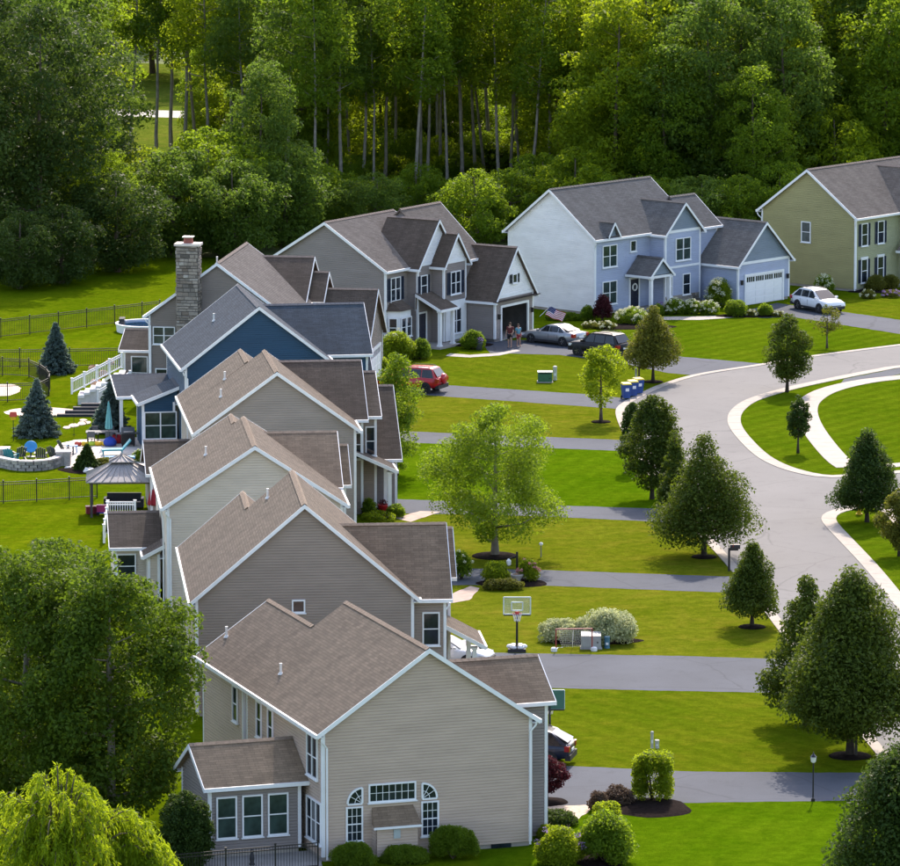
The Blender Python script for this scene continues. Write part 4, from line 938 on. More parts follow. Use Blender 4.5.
# ------------------------------------------------------------------ shrubs and beds
def bed(px, py, wpx, dpx, seed=0, ang=0):
    """mulch bed, ground patch with a soft domed profile"""
    p = at(px, py); s = mpp(py); rng = np.random.default_rng(int(px * 7 + py)); a = wpx * s / 2; b = dpx * s / 2 / .19; n = 26; mb = MB(); vs = []
    for k, (f, z) in enumerate(((1, .008), (.9, .06), (.5, .1))):
        for i in range(n): t = 6.283 * i / n; w = 1 + .05 * math.sin(3 * t + px) + .04 * math.sin(5 * t + py); vs.append((math.cos(t) * a * f * w, math.sin(t) * b * f * w, z))
    fs = [(k * n + i, k * n + (i + 1) % n, (k + 1) * n + (i + 1) % n, (k + 1) * n + i) for k in range(2) for i in range(n)] + [tuple(2 * n + i for i in range(n))]
    o = mb.add(vs, fs).build('mulch_bed', mulch, None, True); o.location = (p.x, p.y, 0); o['kind'] = 'structure'; return o
bed(651, 808, 82, 17); bed(600, 850, 60, 34); bed(512, 583, 72, 10); bed(592, 641, 100, 8); bed(398, 356, 60, 11); bed(470, 345, 50, 5); bed(630, 327, 90, 8); bed(685, 311, 70, 6); bed(745, 316, 60, 5); bed(875, 291, 60, 7)
bed(55, 372, 18, 4); bed(37, 435, 34, 6); bed(88, 470, 60, 9); bed(380, 512, 50, 8); bed(548, 802, 40, 8)
B = bush_px
# by the nearest house
for u, w, h, lab in ((1.25, 2.0, 1.1, 'clipped green hedge below the left quarter-round window'), (3.55, 2.2, .8, 'low clipped hedge below the fireplace bay'), (5.75, 2.3, 1.55, 'tallest clipped hedge below the right quarter-round window')):
    q = Vector((-5.6, 232.3, 0)) + Vector((u * math.cos(R(19)) + .95 * math.sin(R(19)), u * math.sin(R(19)) - .95 * math.cos(R(19)), 0))
    bush('clipped_hedge', lab, q.x, q.y, w, h, 'mid', int(u * 10), leaf=.075, dens=1.7, depth=1.3, group='shrubs round the nearest house', cat='hedge')
B('boxwood', 'upright yellow green shrub alone on the black mulch by the drive', 653, 803, 43, 50, 'yellow', 71, kind='box', leaf=.11, dens=1.5, group='shrubs round the nearest house')
B('barberry_shrub', 'low brownish purple barberry left of the upright yellow green shrub', 618, 806, 34, 19, 'dusty', 72, leaf=.09, dens=1.2, group='shrubs round the nearest house')
B('barberry_shrub', 'small dusty purple shrub at the edge of the pebble path', 598, 812, 22, 20, 'dusty', 73, leaf=.09, dens=1.2, group='shrubs round the nearest house')
B('clipped_hedge', 'square clipped lime hedge behind the big leafy shrub', 607, 836, 30, 32, 'yellow', 74, kind='box', leaf=.09, dens=1.6, group='shrubs round the nearest house', cat='hedge')
B('leafy_shrub', 'biggest leafy green shrub beside the vivid front lawn', 605, 866, 58, 54, 'mid', 75, leaf=.12, dens=1.4, group='shrubs round the nearest house')
B('leafy_shrub', 'round leafy shrub with a few pale blooms beside the house corner', 560, 868, 50, 40, 'yellow', 76, leaf=.11, dens=1.4, flowers='purple', nfl=8, group='shrubs round the nearest house')
B('juniper_shrub', 'flat dark juniper mound below the dark red plum tree', 556, 828, 44, 17, 'yew', 77, leaf=.09, dens=1.4, group='shrubs round the nearest house')
B('clipped_hedge', 'small lime green mound against the house corner', 549, 840, 26, 14, 'yellow', 78, leaf=.09, dens=1.4, group='shrubs round the nearest house', cat='hedge')
# island bed by the second drive
B('hydrangea', 'lime green shrub left of the iron lamp post in the drive bed', 496, 583, 30, 21, 'yellow', 81, leaf=.10, dens=1.2, group='drive bed shrubs')
B('rose_shrub', 'yellow green rose with pink blooms right of the iron lamp post', 529, 583, 24, 24, 'yellow', 82, leaf=.10, flowers='pink', nfl=16, group='drive bed shrubs')
B('spirea_shrub', 'low bronze spirea along the front of the drive bed', 503, 592, 44, 12, 'olive', 83, leaf=.09, group='drive bed shrubs', depth=1.1)
B('variegated_willow', 'wide cream and green variegated shrub behind the hockey goal', 607, 645, 70, 34, 'varieg', 84, leaf=.12, dens=1.2, group='drive bed shrubs')
B('variegated_willow', 'lower left lobe of variegated shrub behind the hockey goal', 560, 643, 48, 22, 'varieg', 85, leaf=.12, dens=1.2, group='drive bed shrubs')
B('hydrangea', 'green shrub with pale blooms at the corner of the taupe house', 461, 580, 24, 30, 'mid', 86, leaf=.11, flowers='flower', nfl=8, group='front door shrubs')
B('leafy_shrub', 'dark shrub left of the red flower pot', 369, 516, 16, 18, 'mid', 87, leaf=.1, group='front door shrubs')
B('leafy_shrub', 'rounded green shrub right of the red flower pot', 396, 518, 20, 14, 'mid', 88, leaf=.1, group='front door shrubs')
B('leafy_shrub', 'lime shrub in front of the beige house wing', 380, 522, 40, 9, 'yellow', 89, leaf=.1, group='front door shrubs')
B('rhododendron', 'big round yellow green shrub before the bay window', 398, 362, 38, 31, 'yellow', 90, leaf=.12, dens=1.2, flowers='flower', nfl=5, group='front door shrubs')
B('leafy_shrub', 'dark green shrub between big yellow shrub and porch column', 421, 360, 22, 22, 'mid', 91, leaf=.11, group='front door shrubs')
B('boxwood', 'round clipped dark shrub left of the open garage', 473, 350, 25, 19, 'mid', 92, leaf=.09, dens=1.5, group='front door shrubs')
B('leafy_shrub', 'lime green shrub behind the roof of the red car', 378, 375, 24, 20, 'yellow', 93, leaf=.1, group='front door shrubs')
# blue house
B('purple_smokebush', 'dark purple smoke bush at the white corner of the blue house', 603, 322, 20, 28, 'red', 101, leaf=.11, group='blue house shrubs')
B('ornamental_grass', 'green tuft beside the white side wall of the blue house', 588, 321, 16, 16, 'mid', 102, leaf=.1, group='blue house shrubs')
B('hydrangea', 'wide cream flowering hydrangea below the blue house window', 632, 325, 34, 17, 'mid', 103, leaf=.1, flowers='flower', nfl=60, group='blue house shrubs')
B('hydrangea', 'small cream hydrangea between silver and black cars', 606, 330, 22, 8, 'olive', 104, leaf=.1, flowers='flower', nfl=22, group='blue house shrubs')
B('hydrangea', 'leftmost low pale shrub behind the silver car', 591, 329, 18, 7, 'olive', 105, leaf=.1, flowers='flower', nfl=10, group='blue house shrubs')
for i, (x, w, h) in enumerate(((675, 24, 16), (692, 20, 15), (709, 22, 14))):
    B('hydrangea', ('leftmost', 'middle', 'rightmost')[i] + ' of three cream hydrangeas along the stone skirting', x, 315, w, h, 'mid', 106 + i, leaf=.1, flowers='flower', nfl=30, group='blue house shrubs')
B('hydrangea', 'tall hydrangea with cream blooms left of the white garage door', 719, 308, 27, 29, 'yellow', 110, leaf=.11, flowers='flower', nfl=50, group='blue house shrubs')
B('boxwood', 'round grassy ball shrub before the white garage door corner', 736, 317, 25, 17, 'mid', 111, leaf=.08, dens=1.6, group='blue house shrubs')
B('boxwood', 'dark low shrub beside the white garage door', 766, 317, 17, 13, 'mid', 112, leaf=.09, group='blue house shrubs')
B('hydrangea', 'tiny cream flowering clump right of the round ball shrub', 752, 317, 12, 7, 'olive', 113, leaf=.09, flowers='flower', nfl=12, group='blue house shrubs')
B('hydrangea', 'tiny pale clump at the drive corner by the white garage', 778, 317, 14, 6, 'olive', 114, leaf=.09, flowers='flower', nfl=10, group='blue house shrubs')
B('leafy_shrub', 'low dark shrub strip along the white side wall', 564, 322, 40, 9, 'mid', 115, leaf=.09, group='blue house shrubs', depth=1.2)
B('boxwood', 'dark shrub beside the blue house front porch steps', 657, 316, 16, 12, 'mid', 116, leaf=.09, group='blue house shrubs')
# olive house
B('hydrangea', 'white flowering shrub against the olive side wall', 824, 296, 22, 21, 'mid', 121, leaf=.1, flowers='flower', nfl=26, group='olive house shrubs')
for i, (x, y, w, h, m, fl, lab) in enumerate(((876, 292, 22, 18, 'olive', None, 'round yellow green shrub below navy shutters'), (891, 290, 18, 17, 'olive', None, 'second yellow green shrub beside the olive house porch'), (868, 299, 16, 9, 'olive', 'flower', 'low pale flowering clump at the olive house corner'), (892, 298, 22, 8, 'olive', 'purple', 'low purple flowering clump before the olive house'), (861, 288, 9, 13, 'red', None, 'small dark red shrub at the white corner board'))):
    B('leafy_shrub', lab, x, y, w, h, m, 122 + i, leaf=.09, flowers=fl, nfl=16, group='olive house shrubs')
# patio shrubs
B('leafy_shrub', 'white flowering shrub under the navy house sunroom window', 160, 446, 24, 24, 'yellow', 131, leaf=.11, flowers='flower', nfl=20, group='patio shrubs')
B('leafy_shrub', 'low yellow flowering shrub beside the turquoise lounge chair', 141, 462, 18, 12, 'mid', 132, leaf=.1, flowers='flower', nfl=14, group='patio shrubs')
B('ornamental_grass', 'tan ornamental grass clump beside the gazebo roof', 105, 468, 26, 10, 'olive', 133, leaf=.1, group='patio shrubs')
px_sheet('pebble_path', [(530, 806), (596, 805), (580, 818), (566, 830), (530, 822)], .008, M('pebbles', (.48, .38, .29), .9, .35, 5, .6))
px_sheet('front_walk', [(446, 356), (470, 357.5), (500, 355.5), (520, 351), (516, 349.5), (498, 353), (470, 355), (450, 353.5)], .009, concrete)
px_sheet('front_walk', [(652, 317), (700, 316.5), (742, 314.5), (742, 317), (700, 320), (652, 320)], .009, concrete)
px_sheet('front_walk', [(395, 518), (420, 511), (440, 512), (410, 522)], .009, M('paver_pink', (.36, .27, .22), .9, .2, 2))
px_sheet('front_walk', [(446, 596), (470, 586), (480, 588), (470, 600), (446, 604)], .009, MATS['paver_pink'])
# ------------------------------------------------------------------ the wood behind the houses
FV = {}
def fv(key, kind, H, Rr, z0, seeds, leaf, n_cl, n_per, cr, bk=bark, **k):
    FV[key] = [tree_meshes(s, kind, H, Rr, z0, LG['mid'], leaf, n_cl, n_per, cr, bk, k.get('tr', .26), k.get('limbs', 14), .7, (1, 1), .16, .03, k.get('core', .55)) for s in seeds]
fv('full', 'oval', 19, 5.0, 1.5, (201, 202, 203, 204), .29, 150, 135, 1.25)
fv('tall', 'oval', 24, 4.0, 9.0, (211, 212, 213), .28, 85, 115, 1.2, pale_bark, tr=.17, limbs=22)
fv('bushy', 'round', 8.5, 4.6, .2, (221, 222), .27, 110, 135, 1.1)
fv('sparse', 'oval', 21, 3.2, 9, (231, 232), .28, 46, 100, 1.0, pale_bark, tr=.15, limbs=24)
fv('shrub', 'round', 3.6, 2.4, 0, (241, 242), .26, 50, 70, .7)
wood = []
def plant(px, Y, key, sc, tone, zs=1.0, dx=0):
    X = (px - 450) / FOC * math.hypot(Y, CAM_H); wood.append((X, Y, key, sc, tone, zs, px))
rw = random.Random(77)
# front edge of the wood, left part: dark full trees
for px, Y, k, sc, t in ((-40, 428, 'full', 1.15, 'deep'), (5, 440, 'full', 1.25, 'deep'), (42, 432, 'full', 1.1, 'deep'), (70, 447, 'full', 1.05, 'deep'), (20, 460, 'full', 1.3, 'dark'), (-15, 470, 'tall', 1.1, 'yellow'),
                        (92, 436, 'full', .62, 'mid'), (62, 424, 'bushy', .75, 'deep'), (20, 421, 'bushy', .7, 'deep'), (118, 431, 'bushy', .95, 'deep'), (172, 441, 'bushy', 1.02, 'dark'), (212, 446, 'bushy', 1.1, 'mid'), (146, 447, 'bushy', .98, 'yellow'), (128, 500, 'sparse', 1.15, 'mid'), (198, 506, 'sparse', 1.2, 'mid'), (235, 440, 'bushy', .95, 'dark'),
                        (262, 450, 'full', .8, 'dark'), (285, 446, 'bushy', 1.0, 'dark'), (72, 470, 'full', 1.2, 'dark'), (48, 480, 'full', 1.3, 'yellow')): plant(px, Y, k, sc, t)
# the slender trunks behind the umber and greige houses
for px, Y, k, sc, t in ((158, 500, 'sparse', 1.25, 'dark'), (172, 503, 'sparse', 1.3, 'mid'), (186, 498, 'tall', 1.15, 'mid'), (208, 480, 'tall', 1.05, 'yellow'), (232, 490, 'tall', 1.1, 'mid'), (247, 476, 'tall', .98, 'dark'), (262, 482, 'tall', 1.1, 'mid'), (288, 468, 'tall', 1.05, 'dark'), (318, 462, 'tall', 1.05, 'mid'), (340, 468, 'tall', 1.1, 'dark'), (362, 474, 'tall', 1.0, 'dark'), (384, 480, 'tall', 1.05, 'mid'), (412, 466, 'tall', 1.12, 'mid'), (430, 474, 'tall', 1.0, 'yellow'), (447, 470, 'sparse', 1.1, 'mid'), (462, 476, 'tall', 1.1, 'mid'), (476, 482, 'tall', 1.05, 'dark'), (498, 472, 'tall', 1.1, 'yellow'), (512, 480, 'sparse', 1.1, 'mid'), (530, 468, 'tall', 1.0, 'mid'), (549, 476, 'tall', 1.08, 'yellow'), (568, 482, 'tall', 1.05, 'mid'),
                        (300, 452, 'bushy', .8, 'mid'), (338, 455, 'bushy', .7, 'mid'), (372, 450, 'bushy', .65, 'dark'), (420, 458, 'bushy', .72, 'mid'), (326, 476, 'sparse', 1.0, 'mid'), (352, 484, 'sparse', 1.1, 'yellow'), (374, 470, 'sparse', .95, 'mid'), (398, 486, 'sparse', 1.1, 'mid'), (420, 478, 'sparse', 1.05, 'yellow'), (440, 488, 'sparse', 1.1, 'mid'), (486, 488, 'sparse', 1.1, 'yellow'), (520, 486, 'sparse', 1.05, 'mid'), (558, 490, 'sparse', 1.1, 'yellow'), (478, 447, 'bushy', .8, 'mid'), (508, 450, 'bushy', .72, 'mid'), (540, 455, 'bushy', .8, 'mid'), (575, 452, 'bushy', .9, 'yellow'), (450, 462, 'shrub', 1.1, 'yellow'), (395, 466, 'shrub', 1.1, 'yellow'), (350, 470, 'bushy', .6, 'mid'), (320, 480, 'full', .8, 'yellow'), (300, 478, 'full', 1.0, 'mid')): plant(px, Y, k, sc, t)
# right part: full sunlit trees
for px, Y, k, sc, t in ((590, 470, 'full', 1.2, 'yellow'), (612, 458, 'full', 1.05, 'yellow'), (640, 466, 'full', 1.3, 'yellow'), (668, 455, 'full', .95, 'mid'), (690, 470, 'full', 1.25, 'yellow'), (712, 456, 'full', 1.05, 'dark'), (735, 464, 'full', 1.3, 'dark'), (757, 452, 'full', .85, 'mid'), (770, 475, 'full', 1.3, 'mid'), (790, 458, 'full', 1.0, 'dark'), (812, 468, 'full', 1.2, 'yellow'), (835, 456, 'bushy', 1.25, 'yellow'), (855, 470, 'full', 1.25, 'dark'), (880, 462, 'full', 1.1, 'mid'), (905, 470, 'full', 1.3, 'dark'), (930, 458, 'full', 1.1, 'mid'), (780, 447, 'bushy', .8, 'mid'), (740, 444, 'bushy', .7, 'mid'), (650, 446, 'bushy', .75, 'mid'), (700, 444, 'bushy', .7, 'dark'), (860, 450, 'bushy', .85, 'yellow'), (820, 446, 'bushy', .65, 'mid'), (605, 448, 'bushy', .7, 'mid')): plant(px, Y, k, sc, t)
# second and third ranks fill the top of the picture
for i in range(16): plant(560 + i * 24 + rw.uniform(-8, 8), 492 + rw.uniform(-8, 8), rw.choice(('full', 'full', 'tall')), rw.uniform(1.1, 1.4), rw.choice(('yellow', 'mid', 'dark', 'yellow')))
for i in range(12): plant(250 + i * 27 + rw.uniform(-8, 8), 505 + rw.uniform(-8, 8), 'tall', rw.uniform(1.0, 1.2), rw.choice(('yellow', 'mid', 'mid')))
for i in range(5): plant(-30 + i * 19 + rw.uniform(-8, 8), 505 + rw.uniform(-8, 8), 'full', rw.uniform(1.15, 1.4), rw.choice(('yellow', 'mid', 'mid')))
for i in range(26): plant(-40 + i * 38 + rw.uniform(-12, 12), 590 + rw.uniform(-14, 14), 'full', rw.uniform(1.0, 1.35), rw.choice(('yellow', 'mid', 'mid', 'yellow')))
for i in range(24): plant(-40 + i * 41 + rw.uniform(-12, 12), 640 + rw.uniform(-14, 14), 'full', rw.uniform(1.1, 1.4), rw.choice(('yellow', 'mid', 'yellow')))
for i in range(22): plant(-40 + i * 45 + rw.uniform(-12, 12), 705 + rw.uniform(-14, 14), 'full', rw.uniform(1.2, 1.5), rw.choice(('yellow', 'mid', 'yellow')))
for px, Y in ((268, 530), (300, 540), (330, 528), (560, 540), (600, 535), (640, 540), (690, 530), (740, 540), (800, 535), (860, 540), (910, 535), (30, 540), (-20, 545), (70, 535)): plant(px, Y, 'full', rw.uniform(.8, 1.2), rw.choice(('yellow', 'mid')))
for i in range(22): plant(205 + i * 18 + rw.uniform(-8, 8), 512 + rw.uniform(-6, 16), rw.choice(('bushy', 'bushy', 'full')), rw.uniform(.5, .85), rw.choice(('yellow', 'yellow', 'mid')))
for i in range(12): plant(270 + i * 27 + rw.uniform(-8, 8), 486 + rw.uniform(-6, 10), 'bushy', rw.uniform(.4, .7), rw.choice(('yellow', 'mid')))
for i in range(10): plant(255 + i * 34 + rw.uniform(-8, 8), 500 + rw.uniform(-20, 10), 'shrub', rw.uniform(.9, 1.5), rw.choice(('yellow', 'mid')))
ORD = ['first', 'second', 'third', 'fourth', 'fifth', 'sixth', 'seventh', 'eighth', 'ninth', 'tenth', 'eleventh', 'twelfth', 'thirteenth', 'fourteenth', 'fifteenth', 'sixteenth', 'seventeenth', 'eighteenth', 'nineteenth', 'twentieth']
def sector(px):
    for lim, nm in ((110, 'beyond iron fence'), (255, 'behind stone chimney'), (400, 'behind brown grey house'), (545, 'behind open garage'), (700, 'behind blue house'), (805, 'behind white garage'), (2000, 'behind olive house')):
        if px < lim: return nm
def rank(Y): return 'wood edge' if Y < 460 else 'mid wood' if Y < 515 else 'deep wood' if Y < 560 else 'far bank'
KN = {'full': ('broadleaf_tree', 'full crowned tree'), 'tall': ('tall_tree', 'tall bare trunked tree'), 'bushy': ('understory_tree', 'low bushy tree'), 'sparse': ('slender_tree', 'slender sparse tree'), 'shrub': ('forest_shrub', 'low shrub')}
TN = {'deep': 'deep green', 'dark': 'dark green', 'mid': 'green', 'yellow': 'yellow green'}
count = {}
for n, (X, Y, key, sc, tone, zs, px) in enumerate(sorted(wood, key=lambda w: w[6])):
    k = (key, tone, rank(Y), sector(px)); count[k] = count.get(k, 0) + 1; tot = sum(1 for w in wood if (w[2], w[4], rank(w[1]), sector(w[6])) == k)
    pre = '' if tot == 1 else ORD[count[k] - 1] + ' from left, '
    lab = f'{pre}{TN[tone]} {KN[key][1]} {sector(px)}, {rank(Y)}'
    ms = FV[key][n % len(FV[key])]; s = sc * rw.uniform(.95, 1.05)
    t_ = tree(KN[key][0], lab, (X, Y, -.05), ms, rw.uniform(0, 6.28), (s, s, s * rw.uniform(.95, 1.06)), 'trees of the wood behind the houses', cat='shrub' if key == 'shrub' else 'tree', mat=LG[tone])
    t_.rotation_euler = (rw.gauss(0, .035), rw.gauss(0, .035), t_.rotation_euler.z)
# ------------------------------------------------------------------ vehicles
rubber = M('rubber', (.015, .015, .016), .85, .2); alloy = M('alloy', (.55, .56, .58), .3, .1, metal=.9); car_glass = glass_mat('car_glass', (.010, .013, .017), .04)
lens_red = M('lens_red', (.35, .01, .01), .25, .1, coat=.6); lens_clear = M('lens_clear', (.7, .72, .74), .15, .1, coat=.8); plastic = M('black_plastic', (.02, .02, .022), .6)
def paint(name, col, metal=0.0): return M('paint_' + name, col, .32, .04, metal=metal, coat=.55, spec=.4)
CARS = {'suv': dict(L=4.55, W=1.84, zb=.30, belt=[(-2.27, .70, 1.0), (-2.18, .42, 1.06), (-1.2, .30, 1.04), (0, .30, 1.02), (1.0, .30, 1.02), (1.75, .32, .95), (2.15, .36, .84), (2.27, .48, .66)], cab=[(1.28, .99), (.30, 1.60), (-1.42, 1.62), (-2.20, 1.06)], wb=2.66, wr=.36, splits=(-.10, -1.0)),
        'boxy': dict(L=4.45, W=1.82, zb=.30, belt=[(-2.22, .70, 1.0), (-2.14, .42, 1.06), (-1.2, .30, 1.04), (0, .30, 1.02), (1.0, .30, 1.02), (1.75, .32, .96), (2.12, .36, .86), (2.22, .48, .68)], cab=[(1.18, 1.0), (.35, 1.66), (-1.70, 1.68), (-2.14, 1.04)], wb=2.64, wr=.36, splits=(-.10, -1.0)),
        'sedan': dict(L=4.8, W=1.82, zb=.24, belt=[(-2.4, .55, .86), (-2.25, .34, .98), (-1.6, .26, 1.0), (0, .24, .93), (1.0, .24, .92), (1.75, .26, .84), (2.25, .30, .70), (2.4, .40, .55)], cab=[(1.05, .90), (.20, 1.39), (-.95, 1.40), (-1.78, .99)], wb=2.82, wr=.33, splits=(-.15, -.95))}
def car(name, label, wheel, head, style, pm, which='front', spare=False, rack=False, cat='car'):
    c = CARS[style]; d = Vector((math.cos(head), math.sin(head), 0)); nrm = Vector((-d.y, d.x, 0))
    if nrm.y < 0: nrm = -nrm
    p = Vector(wheel) + nrm * (c['W'] / 2 - .12) + d * (-c['wb'] / 2 if which == 'front' else c['wb'] / 2)
    o = thing(name, label, cat, (p.x, p.y, 0), head, 'cars parked on the drives'); W = c['W'] / 2
    # body: lofted shell
    mb = MB(); st = c['belt']; n = len(st); ring = []
    for i, (x, zl, zt) in enumerate(st):
        e = 1 - .10 * (abs(x) / (c['L'] / 2)) ** 4
        hw = W * e; zm = zl + (zt - zl) * .45
        ring.append([(x, -hw * .86, zl), (x, -hw * .98, zl + .10), (x, -hw, zm), (x, -hw * .97, zt - .10), (x, -hw * .88, zt - .015), (x, -hw * .45, zt + .025), (x, 0, zt + .035), (x, hw * .45, zt + .025), (x, hw * .88, zt - .015), (x, hw * .97, zt - .10), (x, hw, zm), (x, hw * .98, zl + .10), (x, hw * .86, zl)])
    k = 13; mb.add([q for r in ring for q in r], [(i * k + j, (i + 1) * k + j, (i + 1) * k + (j + 1) % k, i * k + (j + 1) % k) for i in range(n - 1) for j in range(k)] + [tuple(range(k)), tuple((n - 1) * k + j for j in range(k))[::-1]])
    body = mb.build('body', pm, o, True)
    # cabin: pillars and roof
    (xa, za), (xb, zb), (xc, zc), (xd, zd) = c['cab']; wb_, wt = W * .90, W * .68
    cb = MB(); vs = []
    prof = [(xa, za - .04, wb_), (xb, zb - .05, wt * 1.04), (xb - .25, zb, wt), ((xb + xc) / 2, zb + .03, wt), (xc + .2, zc, wt), (xc, zc - .05, wt * 1.02), (xd, zd - .06, wb_)]
    for (x, z, w) in prof: vs += [(x, -w, z), (x, -w * .6, z + .02), (x, w * .6, z + .02), (x, w, z)]
    fs = [(i * 4 + j, i * 4 + j + 1, (i + 1) * 4 + j + 1, (i + 1) * 4 + j) for i in range(6) for j in range(3)]
    for s in (0, 3): fs.append(tuple(i * 4 + s for i in range(7)))
    cb.add(vs, fs); cab = cb.build('cabin', pm, o)
    def side(x, f, s):   # point on cabin side at fraction f of height
        def edge(t):
            if x > xb: return za + (zb - za) * (xa - x) / (xa - xb)
            if x < xc: return zd + (zc - zd) * (x - xd) / (xc - xd)
            return zb
        zt = edge(0); zl = za + .01; z = zl + (zt - zl) * f; g = (z - za) / (zb - za); w = wb_ + (wt - wb_) * g
        return (x, s * (w + .018), z)
    sp = [xa - .42, *c['splits'], xd + .22]
    for s in (-1, 1):
        for a, b in zip(sp, sp[1:]):
            a2, b2 = a - .035, b + .035
            top_a, top_b = min(a2, xb - .02), max(b2, xc + .02)
            q = [side(a2, .08, s), side(b2, .08, s), side(top_b if b2 < xc else b2, .86, s), side(top_a if a2 > xb else a2, .86, s)]
            MB().add(q, [(0, 1, 2, 3)]).build('side_window', car_glass, cab)
        for a, b in zip(sp[:2], sp[1:3]):
            MB().box(b + .12, b + .30, s * W * .985 - .012, s * W * .985 + .012, za - .16, za - .12).build('door_handle', pm, body)
        MB().box(xa - .38, xa - .22, min(s * W * .95, s * W * 1.12), max(s * W * .95, s * W * 1.12), za + .02, za + .16).build('mirror', pm, o)
        for x in sp[1:]: MB().box(x - .006, x + .006, s * W - .004 if s < 0 else s * W - .01, s * W + .01 if s < 0 else s * W + .004, c['zb'] + .2, za - .1).build('door_seam', plastic, body)
        MB().box(c['L'] / 2 - .42, c['L'] / 2 - .10, *sorted((s * W * .60, s * W * .93)), st[-2][2] - .20, st[-2][2] - .04).build('headlight', lens_clear, o)
        MB().box(-c['L'] / 2 - .02, -c['L'] / 2 + .22, *sorted((s * W * .66, s * W * .985)), st[1][2] - .30, st[1][2] - .06).build('tail_light', lens_red, o)
        MB().box(-c['wb'] / 2 + .35, c['wb'] / 2 - .35, *sorted((s * W * .90, s * W * 1.005)), c['zb'] - .04, c['zb'] + .10).build('sill_trim', plastic, o)
        if rack: MB().tube([(xb - .1, s * wt * .85, zb + .02), (xb - .3, s * wt * .85, zb + .09), (xc + .4, s * wt * .85, zc + .09), (xc + .2, s * wt * .85, zc + .02)], .022, 5).build('roof_rail', plastic, o)
        for x in (-c['wb'] / 2, c['wb'] / 2):
            r = c['wr']; MB().lathe([(r * 1.16, -.012), (r * 1.16, .012)], 20, 0, (x, s * (W - .012), r * .98), 'y').build('wheel_arch', plastic, body)
            w = MB(); w.lathe([(r * .62, -.1), (r * .9, -.11), (r, -.07), (r, .07), (r * .9, .11), (r * .62, .1)], 20, 0, (0, 0, 0), 'y'); wo_ = w.build('wheel', rubber, o, True); wo_.location = (x, s * (W - .08), r)
            rm = MB(); rm.lathe([(r * .64, .04 * s), (r * .60, .085 * s), (r * .54, .06 * s), (r * .1, .05 * s)], 18, 0, (0, 0, 0), 'y')
            for j in range(5): t = 6.283 * j / 5; rm.bar((0, .085 * s, 0), (math.cos(t) * r * .58, .085 * s, math.sin(t) * r * .58), .07, .03, up=(0, 1, 0))
            rm.build('rim', alloy, wo_)
    def cap_quad(nm, xa_, za_, wa, xb_, zb_, wb2, off):
        MB().add([(xa_ + off, -wa, za_), (xa_ + off, wa, za_), (xb_ + off, wb2, zb_), (xb_ + off, -wb2, zb_)], [(0, 1, 2, 3)]).build(nm, car_glass, cab)
    cap_quad('windscreen', xa - .06, za + .05, wb_ * .88, xb + .03, zb - .03, wt * .93, .025)
    cap_quad('rear_window', xd + .04, zd + .10, wb_ * .82, xc - .02, zc - .08, wt * .9, -.03)
    MB().box(-c['L'] / 2 - .05, -c['L'] / 2 + .2, -W * .9, W * .9, c['zb'] + .02, c['zb'] + .28).build('rear_bumper', pm if style == 'sedan' else plastic, o)
    MB().box(c['L'] / 2 - .25, c['L'] / 2 + .04, -W * .8, W * .8, c['zb'] + .02, c['zb'] + .22).build('front_bumper', plastic, o)
    MB().box(c['L'] / 2 - .2, c['L'] / 2 + .015, -W * .45, W * .45, c['zb'] + .26, st[-1][2] - .04).build('grille', plastic, o)
    MB().box(-c['L'] / 2 - .03, -c['L'] / 2 + .02, -.26, .26, c['zb'] + .38, c['zb'] + .5).build('number_plate', white, o)
    if spare:
        sw = MB(); sw.lathe([(.05, -.22), (.32, -.22), (.36, -.12), (.36, 0)], 18, 0, (-c['L'] / 2 + .02, 0, .95), 'x'); sw.build('spare_wheel_cover', pm, o, True)
    return o
def hd(a, b): v = at(*b) - at(*a); return math.atan2(v.y, v.x)
car('red_suv', 'red sport utility car with spare wheel parked before the shrubs', at(425.6, 393.5), hd((582, 394), (443, 385)), 'boxy', paint('red', (.50, .010, .015)), 'rear', True, True)
car('silver_sedan', 'silver grey sedan parked beside the open garage', at(531.8, 342.8), hd((567, 346.8), (531.6, 342.8)), 'sedan', paint('silver', (.30, .31, .32), .6))
car('black_suv', 'black car parked behind the conical tree next to the silver sedan', at(578, 355.5), hd((622, 360.5), (578, 355.5)), 'boxy', M('paint_black', (.006, .006, .007), .5, .05, coat=.12, spec=.3), rack=True)
car('white_suv', 'white sport utility car before the white garage door', at(820, 313.5), hd((791.8, 308.2), (820, 313.5)), 'suv', paint('white', (.72, .73, .74)), rack=True)
car('dark_blue_suv', 'dark blue car, only its rear showing past the nearest house', at(549, 767), hd((689, 771.5), (571, 766)), 'suv', paint('midnight', (.008, .013, .03)), 'rear', False, True)
car('white_sedan', 'white car mostly hidden behind the porch of the taupe house', at(468, 668), hd((471, 652), (547, 656)), 'sedan', MATS['paint_white'])
car('parked_dark_car', 'dark car glimpsed under the big left tree at the bottom', at(156, 858), R(80), 'sedan', MATS['paint_black'])

